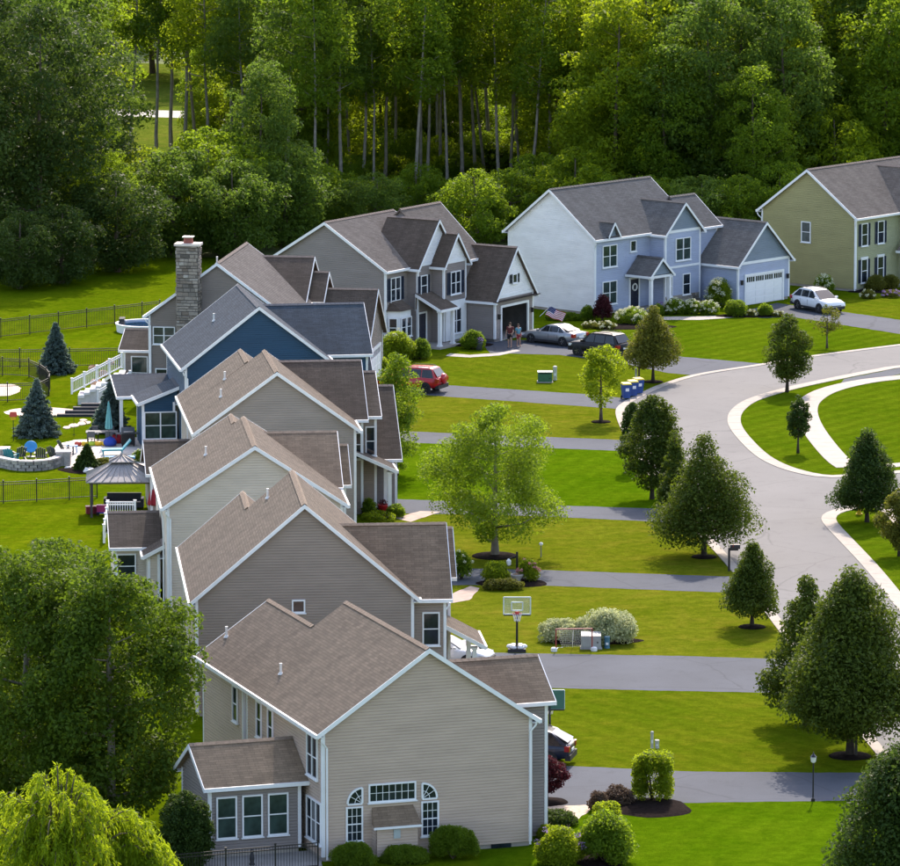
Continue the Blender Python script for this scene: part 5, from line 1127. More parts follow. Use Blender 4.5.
# ------------------------------------------------------------------ street furniture
def mailbox(label, px, py, col, h=1.25, rz=0):
    o = thing('mailbox', label, 'mailbox', at(px, py), rz, 'mailboxes by the road'); MB().box(-.06, .06, -.06, .06, 0, h).bar((-.02, 0, h - .12), (.5, 0, h - .12), .08, .08).build('post', col, o)
    m = MB(); pr = [(-.1, 0), (.1, 0), (.1, .15)] + [(.1 * math.cos(t * math.pi / 6), .15 + .1 * math.sin(t * math.pi / 6)) for t in range(1, 6)] + [(-.1, .15)]
    m.add([(.05, a, h - .06 + b) for a, b in pr] + [(.6, a, h - .06 + b) for a, b in pr], [tuple(range(9))[::-1], tuple(range(9, 18))] + [(i, (i + 1) % 9, 9 + (i + 1) % 9, 9 + i) for i in range(9)]); m.build('letter_box', col, o)
    MB().box(.2, .23, -.125, -.105, h + .05, h + .2).build('flag', lens_red, o)
dkm = M('mailbox_dark', (.02, .017, .016), .5); brm = M('mailbox_brown', (.09, .045, .03), .6)
mailbox('dark mailbox beside the large pyramidal street tree', 729, 571, dkm, 1.3); mailbox('dark mailbox under the largest street tree', 856, 757, dkm, 1.25); mailbox('brown mailbox behind the blue bins', 639, 381, brm, 1.0)
lp = thing('lamp_post', 'black garden lamp post at the edge of the nearest driveway', 'lamp post', at(813, 801), 0)
MB().tube([(0, 0, 0), (0, 0, .2), (0, 0, 1.75)], [.05, .035, .03], 8).build('post', black_metal, lp); MB().lathe([(.09, 0), (.09, .12), (.04, .16)], 10).build('base', black_metal, lp)
MB().lathe([(.06, 1.75), (.11, 1.8), (.13, 2.0), (.1, 2.02)], 8).build('lantern_glass', M('frosted', (.6, .6, .55), .3), lp); MB().lathe([(.15, 2.02), (.03, 2.16), (.015, 2.24)], 8).build('lantern_cap', black_metal, lp)
lp = thing('yard_lantern_post', 'dark post with a hanging white lantern in the drive bed', 'lamp post', at(517, 580), 0)
MB().tube([(0, 0, 0), (0, 0, 1.55)], .06, 8).build('post', black_metal, lp); MB().bar((0, 0, 1.35), (-.42, 0, 1.18), .05, .05).build('arm', black_metal, lp); MB().lathe([(.04, .72), (.12, .78), (.13, 1.0), (.04, 1.12)], 10, 0, (-.45, 0, .06)).build('lantern', M('lantern_white', (.7, .7, .68), .4), lp)
pt = thing('stone_planter', 'shallow grey stone bowl in front of the hanging lantern post', 'planter', at(517, 583), 0); MB().lathe([(.22, 0), (.2, .2), (.36, .42), (.36, .5), (.3, .5), (.28, .44)], 14).build('bowl', concrete, pt, True); MB().ball((0, 0, .46), .28, .28, .06, 10, 5).build('potting_soil', soil, pt, True)
lp = thing('path_light', 'short path light on the lawn right of the river birch', 'light', at(541, 557), 0)
MB().tube([(0, 0, 0), (0, 0, .68)], .035, 6).build('post', M('post_grey', (.2, .2, .2), .6), lp); MB().lathe([(.07, .66), (.12, .72), (.1, .8), (.02, .84)], 8).build('lamp_head', white, lp)
acrylic = M('board_acrylic', (.5, .6, .6), .08, .05, coat=.5); acrylic.node_tree.nodes['Principled BSDF'].inputs['Alpha'].default_value = .16
def hoop(label, px, py, rz, clear, z=2.05):
    o = thing('basketball_hoop', label, 'basketball hoop', at(px, py), rz, 'basketball hoops by the drives'); sc = .92
    MB().tube([(0, .45, .1), (0, .35, 1.5), (0, .15, z + .15)], [.06, .055, .05], 8).build('pole', black_metal, o)
    MB().box(-.45, .45, .1, .95, 0, .18).box(-.3, .3, .2, .8, .18, .34).build('base', M('hoop_base', (.03, .03, .035), .6), o)
    sb_ = MB()
    for i in range(6): a = 6.283 * i / 6; sb_.ball((.34 * math.cos(a), .55 + .3 * math.sin(a), .24), .2, .17, .12, 8, 5)
    sb_.build('sandbags', white, o, True)
    bf = MB(); w, h0 = .68, .88
    for a, b in (((-w, z), (w, z)), ((-w, z + h0), (w, z + h0)), ((-w, z), (-w, z + h0)), ((w, z), (w, z + h0)), ((-.28, z + .2), (.28, z + .2)), ((-.28, z + .62), (.28, z + .62)), ((-.28, z + .2), (-.28, z + .62)), ((.28, z + .2), (.28, z + .62))): bf.bar((a[0], -.01, a[1]), (b[0], -.01, b[1]), .05, .05)
    bd = bf.build('board_frame', M('board_frame', (.55, .66, .68), .4), o)
    MB().box(-w, w, 0, .02, z, z + h0).build('backboard', acrylic if clear else M('board_green', (.05, .16, .12), .3, .1), o)
    MB().box(-w, w, -.04, .05, z - .07, z - .01).build('lower_rail', black_metal, bd)
    rm = MB(); rm.tube([(.23 * math.cos(t * math.pi / 8), -.3 + .23 * math.sin(t * math.pi / 8), z + .1) for t in range(17)], .014, 5, cap=False); rm.box(-.12, .12, -.09, 0, z + .02, z + .14); rm.build('rim', M('rim_red', (.5, .03, .02), .4), o)
    nt_ = MB()
    for i in range(12):
        a = 6.283 * i / 12
        for s in (-1, 1): b = a + s * .5; nt_.bar((.23 * math.cos(a), -.3 + .23 * math.sin(a), z + .1), (.14 * math.cos(b), -.3 + .14 * math.sin(b), z - .3), .012, .012)
    nt_.build('net', white, o)
hoop('clear backboard basketball hoop with white sandbags beside second driveway', 517, 653, 0, True, 2.0); hoop('basketball hoop with dark green board behind the dark blue car', 549.5, 752, R(180), False, 2.05)
g = thing('hockey_goal', 'red framed hockey goal in front of the variegated shrub', 'goal', at(574, 651), R(4)); redm = M('goal_red', (.33, .06, .05), .45)
for s in (-1, 1):
    MB().tube([(s * .92, 0, 0), (s * .92, 0, 1.15)], .032, 8).build('goal_post', redm, g); MB().tube([(s * .92, 0, .03), (s * .75, .8, .03), (s * .5, .85, .03)], .02, 6).build('base_bar', white, g)
    MB().lathe([(.16, 0), (.16, .16), (.12, .2)], 10, 0, (s * 1.02, -.02, 0)).build('foot_pad', white, g)
MB().tube([(-.92, 0, 1.15), (.92, 0, 1.15)], .032, 8).build('crossbar', redm, g); MB().tube([(0, .85, .03), (0, .5, .9), (0, 0, 1.15)], .018, 6).build('back_stay', white, g)
nt_ = MB()
for i in range(15): x = -.9 + 1.8 * i / 14; nt_.bar((x, .01, 1.14), (x * .6, .84, .04), .008, .008)
for j in range(9): t = (j + .5) / 9; nt_.bar((-.9 + .36 * t, .84 * t, 1.14 - 1.1 * t), (.9 - .36 * t, .84 * t, 1.14 - 1.1 * t), .008, .008)
nt_.build('net', M('net_grey', (.6, .6, .6), .8), g)
def cabinet(name, label, px, py, w, d, h, col, lid=True, rz=0):
    o = thing(name, label, 'utility box', at(px, py), rz, 'utility boxes on the lawns'); MB().box(-w / 2 - .06, w / 2 + .06, -d / 2 - .06, d / 2 + .06, 0, .06).build('pad', concrete, o)
    m = MB(); m.add([(-w / 2, -d / 2, .06), (w / 2, -d / 2, .06), (w / 2, d / 2, .06), (-w / 2, d / 2, .06), (-w / 2, -d / 2, h * .86), (w / 2, -d / 2, h * .86), (w / 2, d / 2, h), (-w / 2, d / 2, h)], [(3, 2, 1, 0), (4, 5, 6, 7), (0, 1, 5, 4), (1, 2, 6, 5), (2, 3, 7, 6), (3, 0, 4, 7)]); m.build('cabinet', col, o)
    MB().box(-w / 2 + .05, w / 2 - .05, -d / 2 - .02, -d / 2, .14, h * .74).build('access_door', col, o); MB().box(w * .3, w * .3 + .05, -d / 2 - .05, -d / 2 - .02, h * .4, h * .5).build('latch', black_metal, o)
    if lid: MB().box(-w / 2 - .03, w / 2 + .03, -d / 2 - .03, d / 2 + .03, h + .005, h + .05).build('lid', M('lid_pale', (.45, .5, .42), .6), o)
ug = M('utility_green', (.03, .13, .06), .55); ugy = M('utility_grey', (.34, .35, .33), .6)
cabinet('utility_cabinet', 'green utility cabinet on the lawn before the open garage', 545, 382, .95, .75, .68, ug); cabinet('utility_cabinet', 'grey utility cabinet behind the right post of the hockey goal', 591, 648, 1.0, .7, .8, ugy, False)
def pedestal(label, px, py, h, r, col):
    o = thing('utility_pedestal', label, 'utility post', at(px, py), 0, 'utility boxes on the lawns'); MB().lathe([(r * 1.1, 0), (r, .05), (r, h * .85), (r * 1.12, h * .86), (r * 1.1, h * .97), (r * .7, h)], 10).build('housing', col, o, False); MB().box(-r * .5, r * .5, -r * 1.06, -r * .9, h * .3, h * .5).build('marker', white, o)
pg = M('pedestal_beige', (.42, .43, .36), .6)
pedestal('pale beige utility post beside the green utility cabinet', 555, 380, .95, .13, pg); pedestal('thin pale utility pipe on the lawn above the nearest driveway', 652, 748, .8, .07, pg); pedestal('short pale utility stub beside the thin pipe', 657, 748, .4, .1, pg); pedestal('small blue utility stub right of the hockey goal', 607, 648, .62, .14, M('stub_blue', (.05, .16, .22), .5)); pedestal('thin green post beside the brown mailbox', 636, 380, .8, .07, ugy)
for i, (x, y, lab) in enumerate(((626, 399, 'nearest blue wheelie bin with yellow lid by the road'), (632.5, 396.5, 'middle blue wheelie bin with yellow lid by the road'), (638, 394, 'farthest blue wheelie bin with yellow lid by the road'))):
    o = thing('wheelie_bin', lab, 'bin', at(x, y), R(15 + i * 6), 'blue recycling bins')
    m = MB(); m.add([(-.22, -.25, .08), (.22, -.25, .08), (.22, .22, .08), (-.22, .22, .08), (-.29, -.34, .98), (.29, -.34, .98), (.29, .30, .98), (-.29, .30, .98)], [(3, 2, 1, 0), (4, 5, 6, 7), (0, 1, 5, 4), (1, 2, 6, 5), (2, 3, 7, 6), (3, 0, 4, 7)]); m.build('tub', M('bin_blue', (.012, .06, .24), .45), o)
    m = MB(); m.add([(-.31, -.38, .985), (.31, -.38, .985), (.31, .34, 1.0), (-.31, .34, 1.0), (-.27, -.3, 1.06), (.27, -.3, 1.06), (.27, .28, 1.09), (-.27, .28, 1.09)], [(3, 2, 1, 0), (4, 5, 6, 7), (0, 1, 5, 4), (1, 2, 6, 5), (2, 3, 7, 6), (3, 0, 4, 7)]); m.build('lid', M('bin_yellow', (.62, .46, .01), .45), o)
    MB().tube([(-.27, .36, .95), (.27, .36, .95)], .02, 6).build('handle', plastic, o)
    MB().box(-.12, .12, -.318, -.300, .55, .75).build('label_plate', white, o)
    for s in (-1, 1): MB().lathe([(.12, -.03), (.12, .03)], 12, 0, (s * .24, .25, .12), 'x').build('wheel', rubber, o)
o = thing('fire_hydrant', 'yellow fire hydrant beside the dark conical corner tree', 'hydrant', at(859, 514.5), 0); ym = M('hydrant_yellow', (.62, .40, .01), .5)
MB().lathe([(.2, 0), (.2, .06), (.13, .1), (.12, .62), (.16, .64), (.16, .68)], 12).build('barrel', ym, o, False); MB().lathe([(.15, .68), (.12, .8), (.05, .87), (.04, .93)], 12).build('bonnet', ym, o, True)
for s in (-1, 1): MB().lathe([(.07, .1 * s), (.07, .2 * s), (.05, .24 * s)], 10, 0, (0, 0, .52), 'x').build('side_nozzle', ym, o)
MB().lathe([(.09, -.1), (.09, -.22), (.05, -.26)], 10, 0, (0, 0, .45), 'y').build('pumper_nozzle', ym, o)

# ------------------------------------------------------------------ the flag on the garage
fl = thing('flag', 'stars and stripes flag on a pole at the garage corner', 'flag', at(541, 341), R(-15)); MB().tube([(-.1, 0, 1.75), (.75, -.2, 2.55)], .016, 6).build('pole', white, fl)
def flag_pt(s, t): # s along fly, t down hoist
    return (.62 - .30 * t + s * 1.25, -.18 + .10 * math.sin(s * 7 + t * 2) - .1 * s, 2.5 - t * .62 - s * .34 - .10 * s * s + .03 * math.sin(s * 9))
m = MB(); nx, ny = 14, 13; vs = [flag_pt(i / nx, j / ny) for j in range(ny + 1) for i in range(nx + 1)]; b0 = len(m.v); m.v += vs
for j in range(ny):
    for i in range(nx): m.f.append([j * (nx + 1) + i, j * (nx + 1) + i + 1, (j + 1) * (nx + 1) + i + 1, (j + 1) * (nx + 1) + i]); m.m.append(2 if (i < 6 and j < 7) else (0 if j % 2 == 0 else 1))
m.build('cloth', [M('flag_red', (.42, .02, .03), .8), M('flag_white', (.7, .7, .7), .8), M('flag_blue', (.015, .025, .12), .8)], fl, True)
sm = MB()
for j in range(5):
    for i in range(6):
        p = Vector(flag_pt((i + .5) / 14, (j + .7) * 7 / 5 / 13)) + Vector((0, -.012, 0)); sm.add([(p.x + .022 * (1 if k % 2 == 0 else .4) * math.sin(k * math.pi / 5), p.y, p.z + .022 * (1 if k % 2 == 0 else .4) * math.cos(k * math.pi / 5)) for k in range(10)], [tuple(range(10))])
sm.build('stars', MATS['flag_white'], fl, kind='stuff')

# ------------------------------------------------------------------ two people by the open garage
def skin_mesh(name, pts, edges, rad, mat, parent, sub=2):
    me = bpy.data.meshes.new(name); me.from_pydata(pts, edges, []); me.materials.append(mat); o = link(name, me, parent)
    md = o.modifiers.new('skin', 'SKIN'); md.use_smooth_shade = True
    sv = me.skin_vertices[0].data if me.skin_vertices else None
    if sv is None:
        bpy.context.view_layer.objects.active = o; bpy.ops.mesh.customdata_skin_add(); sv = me.skin_vertices[0].data
    for i, r in enumerate(rad): sv[i].radius = (r, r) if not isinstance(r, tuple) else r; sv[i].use_root = (i == 0)
    o.modifiers.new('sub', 'SUBSURF').levels = sub; o.modifiers['sub'].render_levels = sub; return o
def person(label, loc, H, rz, skin, top, bottom, hair, pose=0):
    o = thing('person', label, 'person', loc, rz, 'people by the open garage'); k = H / 1.75; P = []; E = []; Rd = []
    def a(p, r, par=None):
        P.append(tuple(c * k for c in p)); Rd.append(r * k if not isinstance(r, tuple) else (r[0] * k, r[1] * k)); i = len(P) - 1
        if par is not None: E.append((par, i))
        return i
    pel = a((0, 0, .95), (.15, .11)); ch_ = a((0, .01, 1.18), (.15, .11), pel); sh = a((0, .01, 1.38), (.15, .10), ch_); nk = a((0, .0, 1.50), .055, sh); hd_ = a((0, -.02, 1.60), (.08, .095), nk); tp = a((0, -.01, 1.69), (.075, .085), hd_)
    for s in (-1, 1):
        el_y = -.10 if pose and s > 0 else .03; s0 = a((s * .19, .01, 1.40), .062, sh); e = a((s * .26, el_y * .4 + .02, 1.12), .043, s0)
        w = a((s * .22, -.2, 1.02) if pose and s > 0 else (s * .27, -.05, .88), .03, e); pm_ = a((P[w][0] / k, P[w][1] / k - .03, P[w][2] / k - .07), (.034, .018), w)
        for f in range(4): b = Vector(P[pm_]) / k; a((b.x + (f - 1.5) * .017, b.y - .015, b.z - (.085, .095, .09, .07)[f]), .008, pm_)
        b = Vector(P[w]) / k; a((b.x - s * .035, b.y - .05, b.z - .07), .009, pm_)
        h_ = a((s * .095, 0, .90), .095, pel); kn = a((s * .105, -.02 - .05 * (s > 0), .50), .062, h_); an = a((s * .11, .02 - .08 * (s > 0), .09), .042, kn); a((s * .12, -.13 - .08 * (s > 0), .035), .035, an)
    body = skin_mesh('body', P, E, Rd, skin, o)
    sh_ = [P[pel], P[ch_], P[sh]]; pts = [(0, 0, .90 * k), (0, .01 * k, 1.18 * k), (0, .01 * k, 1.40 * k)]; ed = [(0, 1), (1, 2)]; rr = [(.18 * k, .145 * k), (.185 * k, .145 * k), (.18 * k, .135 * k)]
    for s in (-1, 1): pts += [(s * .19 * k, .01 * k, 1.41 * k), (s * .235 * k, .015 * k, 1.22 * k)]; ed += [(2, len(pts) - 2), (len(pts) - 2, len(pts) - 1)]; rr += [.088 * k, .08 * k]
    skin_mesh('shirt', pts, ed, rr, top, o)
    pts = [(0, 0, .97 * k)]; ed = []; rr = [(.165 * k, .125 * k)]
    for s in (-1, 1): pts += [(s * .095 * k, 0, .88 * k), (s * .105 * k, -.015 * k, .55 * k)]; ed += [(0, len(pts) - 2), (len(pts) - 2, len(pts) - 1)]; rr += [.11 * k, .095 * k]
    skin_mesh('shorts', pts, ed, rr, bottom, o)
    m = MB(); m.ball((0, .012 * k, 1.655 * k), .098 * k, .112 * k, .10 * k, 12, 8); m.build('hair', hair, o, True)
    f = MB(); f.ball((0, -.118 * k, 1.60 * k), .014 * k, .02 * k, .022 * k, 6, 5)
    f.build('nose', skin, body, True); f = MB()
    for s in (-1, 1): f.ball((s * .035 * k, -.105 * k, 1.625 * k), .012 * k, .008 * k, .009 * k, 6, 5)
    f.build('eyes', plastic, body, True); f = MB().ball((0, -.108 * k, 1.55 * k), .026 * k, .008 * k, .007 * k, 6, 5); f.build('mouth', M('lips', (.3, .1, .09), .5), body, True)
    for s in (-1, 1): f = MB().ball((s * .088 * k, -.01 * k, 1.61 * k), .012 * k, .025 * k, .035 * k, 6, 5); f.build('ear', skin, body, True)
skin_t = M('skin', (.42, .24, .17), .6, .05); cl = lambda n, c: M('cloth_' + n, c, .85, .15)
person('person in dark shirt and dark shorts standing in the garage opening', at(510, 347.5), 1.78, R(-20), skin_t, cl('maroon', (.10, .02, .02)), cl('black', (.012, .012, .016)), M('hair_brown', (.06, .035, .02), .8), 1)
person('person in light blue shirt and red shorts beside the garage post', at(518.3, 346.5), 1.6, R(40), skin_t, cl('blue', (.10, .26, .33)), cl('red', (.32, .05, .05)), M('hair_dark', (.05, .03, .02), .8))
# ------------------------------------------------------------------ back yards: fences, patio, gazebo
def fence(label, path, h=1.35, span=2.3, mat=black_metal, pitch=.12, name='iron_fence', zf=None, post=.07, pk=.02, group='black iron fences'):
    o = thing(name, label, 'fence', path[0], 0, group); base = path[0]; pts = resample([Vector(p) for p in path], span)
    if (Vector(path[-1]) - pts[-1]).length > .4: pts.append(Vector(path[-1]))
    pm_ = MB().box(-post / 2, post / 2, -post / 2, post / 2, 0, h + .08).box(-post * .7, post * .7, -post * .7, post * .7, h + .08, h + .13).mesh('post', mat); pick = MB()
    z = lambda i: (zf(i / max(1, len(pts) - 1)) if zf else 0)
    for i, p in enumerate(pts):
        q = link('post', pm_, o); q.location = (p.x - base.x, p.y - base.y, z(i))
        if i + 1 < len(pts):
            a = pts[i] - base; b = pts[i + 1] - base; za, zb = z(i), z(i + 1)
            for zz in (.12, h - .14, h): MB().bar((a.x, a.y, za + zz), (b.x, b.y, zb + zz), post * .5, post * .55).build('rail', mat, o)
            n = max(2, int((b - a).length / pitch))
            for j in range(1, n): t = j / n; c = a.lerp(b, t); zc = za + (zb - za) * t; pick.box(c.x - pk / 2, c.x + pk / 2, c.y - pk / 2, c.y + pk / 2, zc + .06, zc + h)
    pick.build('pickets', mat, o, kind='stuff'); return o
P2 = lambda *l: [at(*p) for p in l]
fence('black iron fence farthest back, along the edge of the wood', P2((-30, 341), (0, 338), (60, 331), (110, 325), (160, 319)), 1.3, 2.6)
fence('black iron fence crossing the lawn behind the small blue spruce', P2((-30, 368.5), (60, 367.5), (130, 366)), 1.25, 3.4)
fence('curved black iron fence around the pale gravel circle', px_path([(-30, 376), (0, 376), (22, 376), (36, 380), (46, 386), (50, 393), (44, 400), (20, 402), (5, 402), (-30, 402)], 4), 1.2, 2.2)
fence('black iron fence below the curved stone seat wall', P2((-30, 505), (0, 503.5), (31, 502), (63, 500), (97, 498)), 1.25, 2.0)
fence('black iron fence before the patio of the nearest house', P2((176, 880), (318, 868)), 1.1, 2.2)
def disc(name, px, py, wpx, hpx, mat, z=.01, n=24):
    p = at(px, py); s = mpp(py); a = wpx * s / 2; b = hpx * s / 2 / .16; rr = random.Random(int(px * 3 + py)); k = [1 + rr.uniform(-.06, .06) for _ in range(n)]
    return sheet(name, [(p.x + a * k[i] * math.cos(6.283 * i / n), p.y + b * k[i] * math.sin(6.283 * i / n)) for i in range(n)], z, mat)
gravel = M('gravel', (.58, .46, .37), .9, .25, 5, .5)
disc('gravel_circle', 3, 390, 36, 14, gravel); disc('gravel_path', 42, 412, 78, 9, gravel, .011)
px_sheet('patio', [(52, 452), (58, 444), (75, 440), (150, 437), (158, 470), (108, 474), (82, 468), (64, 466)], .012, pale_stone)
px_sheet('house_patio', [(190, 872), (205, 857), (322, 850), (322, 866), (260, 876)], .012, concrete)
rr = random.Random(4)
for i, (x, y, w, h) in enumerate(((67, 428, 8, 3), (74, 426, 10, 4), (82, 424, 9, 4), (88, 423, 7, 3), (83, 420.5, 8, 2.2))):
    o = thing('flagstone', ('first', 'second', 'third', 'fourth', 'fifth')[i] + ' pale flagstone from the left below the dark timber steps', 'flagstone', at(x, y), 0, 'flagstones in the lawn'); s = mpp(y); n = 8
    MB().prism([(w * s / 2 * math.cos(6.283 * j / n) * rr.uniform(.8, 1.15), h * s / .32 * math.sin(6.283 * j / n) * rr.uniform(.8, 1.15)) for j in range(n)], 0, .05).build('stone', gravel, o)
st_ = thing('timber_steps', 'dark timber garden steps below the white stair railing', 'steps', at(80, 417), 0); tm = M('dark_timber', (.035, .036, .042), .8, .2)
for i in range(4): MB().box(-1.5 + i * .5, 1.55, i * .42, i * .42 + .40, 0 if i == 0 else i * .17 - .02, .17 + i * .17).build('tread', tm, st_)
fence('left white stair railing climbing to the umber house', [at(72, 404), at(72, 404) + Vector((3.3, 2.6, 0))], .95, 1.0, white, .13, 'stair_railing', lambda t: .65 + 1.35 * t, .12, .035, 'white railings')
fence('right white stair railing beside the blue spruce', [at(98, 410), at(98, 410) + Vector((2.0, 2.3, 0))], .95, 1.0, white, .13, 'stair_railing', lambda t: .3 + .9 * t, .12, .035, 'white railings')
stt = thing('yard_stairs', 'white stairs between the two white railings', 'stairs', at(78, 405), 0)
for i in range(8): MB().box(i * .36, i * .36 + .40, i * .3, i * .3 + 2.0, .45 + i * .16, .62 + i * .16).build('tread', M('stair_white', (.66, .65, .64), .6), stt)
MB().add([(0, -.02, 0), (2.9, 2.35, 0), (2.9, 2.35, 1.7), (0, -.02, .45), (0, .04, 0), (2.9, 2.41, 0), (2.9, 2.41, 1.7), (0, .04, .45)], [(0, 1, 2, 3), (7, 6, 5, 4), (0, 4, 5, 1), (1, 5, 6, 2), (2, 6, 7, 3), (3, 7, 4, 0)]).build('stringer', MATS['stair_white'], stt)
def rock(label, p, r, mat, seed, flat=.7):
    rng = np.random.default_rng(seed); o = thing('boulder', label, 'boulder', p, 0, 'garden boulders'); m = MB(); m.ball((0, 0, r * flat * .6), r, r * .8, r * flat, 9, 6); m.v = [tuple(np.array(v) * rng.uniform(.85, 1.12)) for v in m.v]; m.build('stone', mat, o)
tan = M('tan_rock', (.50, .30, .19), .9, .3, 2, .5)
for i, (x, y, r, lab) in enumerate(((96, 398, .42, 'large tan boulder on the white stairs'), (104, 391, .36, 'tan boulder behind the large one on the stairs'), (93, 388, .3, 'tan boulder left on the stairs'), (110, 385, .3, 'smallest tan boulder at the stair top'))): rock(lab, at(x, y) + Vector((0, 0, .8 + .2 * i)), r, tan, i)
rock('white boulder in the mulch bed by the gazebo', at(89, 473), .42, M('white_rock', (.66, .64, .62), .9, .1), 11, .5); rock('small white boulder beside the stone pillar', at(68, 469), .22, MATS['white_rock'], 12, .5)
wb = thing('storage_box', 'white and pink covered storage box beside the white stairs', 'box', at(90, 402), R(5)); MB().box(-.6, .6, -.3, .3, .1, .62).build('chest', M('box_pale', (.66, .60, .62), .6), wb); MB().box(-.64, .64, -.34, .34, .62, .72).build('lid', M('box_pink', (.62, .5, .54), .6), wb)
# seat wall of laid stones with two pillars
def stone_wall(label, path, h, th=.34):
    o = thing('seat_wall', label, 'wall', path[0], 0); b0 = path[0]; pts = resample(path, .45); rw_ = random.Random(8); tones = [M('wall_stone_a', (.30, .28, .26), .9, .2, 3, .4), M('wall_stone_b', (.40, .37, .34), .9, .2, 3, .4), M('wall_stone_c', (.23, .22, .21), .9, .2, 3, .4)]
    for r in range(3):
        for i in range(len(pts) - 1):
            a, b = pts[i] - b0, pts[i + 1] - b0; d = (b - a).normalized(); n = Vector((-d.y, d.x, 0)); f = .5 * (r % 2); a = a + (b - a) * f; b2 = b + (b - (pts[i] - b0)) * f
            q = [a + d * .012 - n * th / 2, b2 - d * .012 - n * th / 2, b2 - d * .012 + n * th / 2, a + d * .012 + n * th / 2]; hz = h / 3
            MB().prism([(p.x, p.y) for p in q], r * hz + .004, (r + 1) * hz - .012).build('wall_stone', tones[rw_.randrange(3)], o)
    for i in range(0, len(pts) - 1, 2):
        a, b = pts[i] - b0, pts[min(i + 2, len(pts) - 1)] - b0; d = (b - a).normalized(); n = Vector((-d.y, d.x, 0)); w = th / 2 + .06
        MB().prism([(p.x, p.y) for p in (a + d * .01 - n * w, b - d * .01 - n * w, b - d * .01 + n * w, a + d * .01 + n * w)], h, h + .09).build('cap_stone', M('cap_pale', (.56, .50, .47), .85, .1), o)
stone_wall('curved grey stone seat wall with pale cap around the fire pit patio', px_path([(-20, 464), (0, 467), (18, 470.5), (40, 470.5), (54, 468), (62, 464)], 8), .55)
for x, y, lab in ((2, 462, 'square stone pillar at the left edge beside the seat wall'), (64, 465, 'square stone pillar at the right end of the seat wall')):
    o = thing('stone_pillar', lab, 'pillar', at(x, y), 0, 'stone pillars'); rz_ = random.Random(x); m = MB()
    for r in range(5):
        for q in range(2): m.box(-.42 + q * .42 + .01, q * .42 - .01, -.42 + rz_.uniform(-.02, .01), .42, r * .16 + .004, r * .16 + .152)
    m.build('stone_courses', M('wall_stone_b'), o, kind='stuff'); MB().box(-.5, .5, -.5, .5, .81, .9).build('cap_stone', MATS['cap_pale'], o)
teal = M('teal_plastic', (.02, .26, .32), .45); grey_pl = M('grey_plastic', (.07, .08, .09), .5); blue_pl = M('sky_blue', (.03, .27, .55), .45)
def adirondack(label, px, py, rz, mat):
    o = thing('adirondack_chair', label, 'chair', at(px, py), rz, 'patio chairs')
    for i in range(5): MB().bar((-.24 + i * .12, .18, .30), (-.26 + i * .13, .5, 1.0 - abs(i - 2) * .05), .10, .025, up=(0, 1, 0)).build('back_slat', mat, o)
    for i in range(4): MB().box(-.27, .27, -.35 + i * .14, -.23 + i * .14, .36 - i * .025, .385 - i * .025).build('seat_slat', mat, o)
    for s in (-1, 1):
        MB().box(s * .36 - .06, s * .36 + .06, -.4, .35, .55, .58).build('arm', mat, o); MB().box(s * .33 - .02, s * .33 + .02, -.38, -.28, 0, .55).build('leg', mat, o); MB().bar((s * .3, -.3, .3), (s * .3, .55, .02), .04, .1).build('leg', mat, o)
adirondack('teal adirondack chair at the left end of the seat wall', 11, 463, R(160), teal); adirondack('dark adirondack chair second from left behind the seat wall', 20, 461, R(200), grey_pl); adirondack('dark adirondack chair in the middle behind the seat wall', 41, 462, R(180), grey_pl); adirondack('dark adirondack chair beside the right stone pillar', 55, 461, R(150), grey_pl); adirondack('grey adirondack chair behind the right stone pillar', 66, 455, R(120), grey_pl)
o = thing('round_chair', 'round bright blue bowl chair behind the stone seat wall', 'chair', at(31, 457), 0); m = MB(); m.lathe([(.02, -.06), (.3, -.02), (.52, .12), (.56, .16), (.5, .16), (.28, .04), (.02, 0)], 18)
b = m.build('bowl', blue_pl, o, True); b.scale = (.72, .72, .72); b.location = (0, 0, .6); b.rotation_euler = (R(58), 0, 0); MB().lathe([(.3, 0), (.3, .05), (.06, .1), (.06, .4)], 12).build('stand', grey_pl, o)
for x, y, m_, lab in ((117, 455, teal, 'turquoise lounge chair with raised back beside the pale patio post'), (120, 463, blue_pl, 'flat blue lounge chair in front of the turquoise one')):
    o = thing('chaise_lounge', lab, 'lounge chair', at(x, y), R(8), 'patio chairs'); MB().box(-.95, .35, -.32, .32, .30, .40).build('seat', m_, o)
    MB().bar((.35, 0, .36), (.85, 0, .95), .64, .08).build('backrest', m_, o) if m_ is teal else MB().box(.35, .9, -.32, .32, .3, .4).build('backrest', m_, o)
    for u in (-.85, .3):
        for v in (-.28, .28): MB().box(u - .03, u + .03, v - .03, v + .03, 0, .3).build('leg', m_, o)
o = thing('side_stool', 'small blue stool on the pale patio', 'stool', at(72, 453), 0); MB().box(-.35, .35, -.22, .22, .42, .48).build('seat', blue_pl, o)
for u in (-.3, .3):
    for v in (-.17, .17): MB().tube([(u, v, 0), (u * .9, v * .9, .42)], .03, 6).build('leg', blue_pl, o)
o = thing('inflatable_raft', 'long red, yellow and lime inflatable raft on the patio', 'raft', at(92, 446), R(4)); cs = (M('raft_red', (.5, .06, .03), .4), M('raft_yellow', (.7, .42, .01), .4), M('raft_lime', (.4, .55, .03), .4))
for i in range(6): MB().lathe([(.02, 0), (.13, .05), (.15, .25), (.13, .42), (.02, .46)], 10, 0, (-1.1 + i * .42, 0, .15), 'x').build('tube', cs[(0, 1, 2, 1, 1, 0)[i]], o, True)
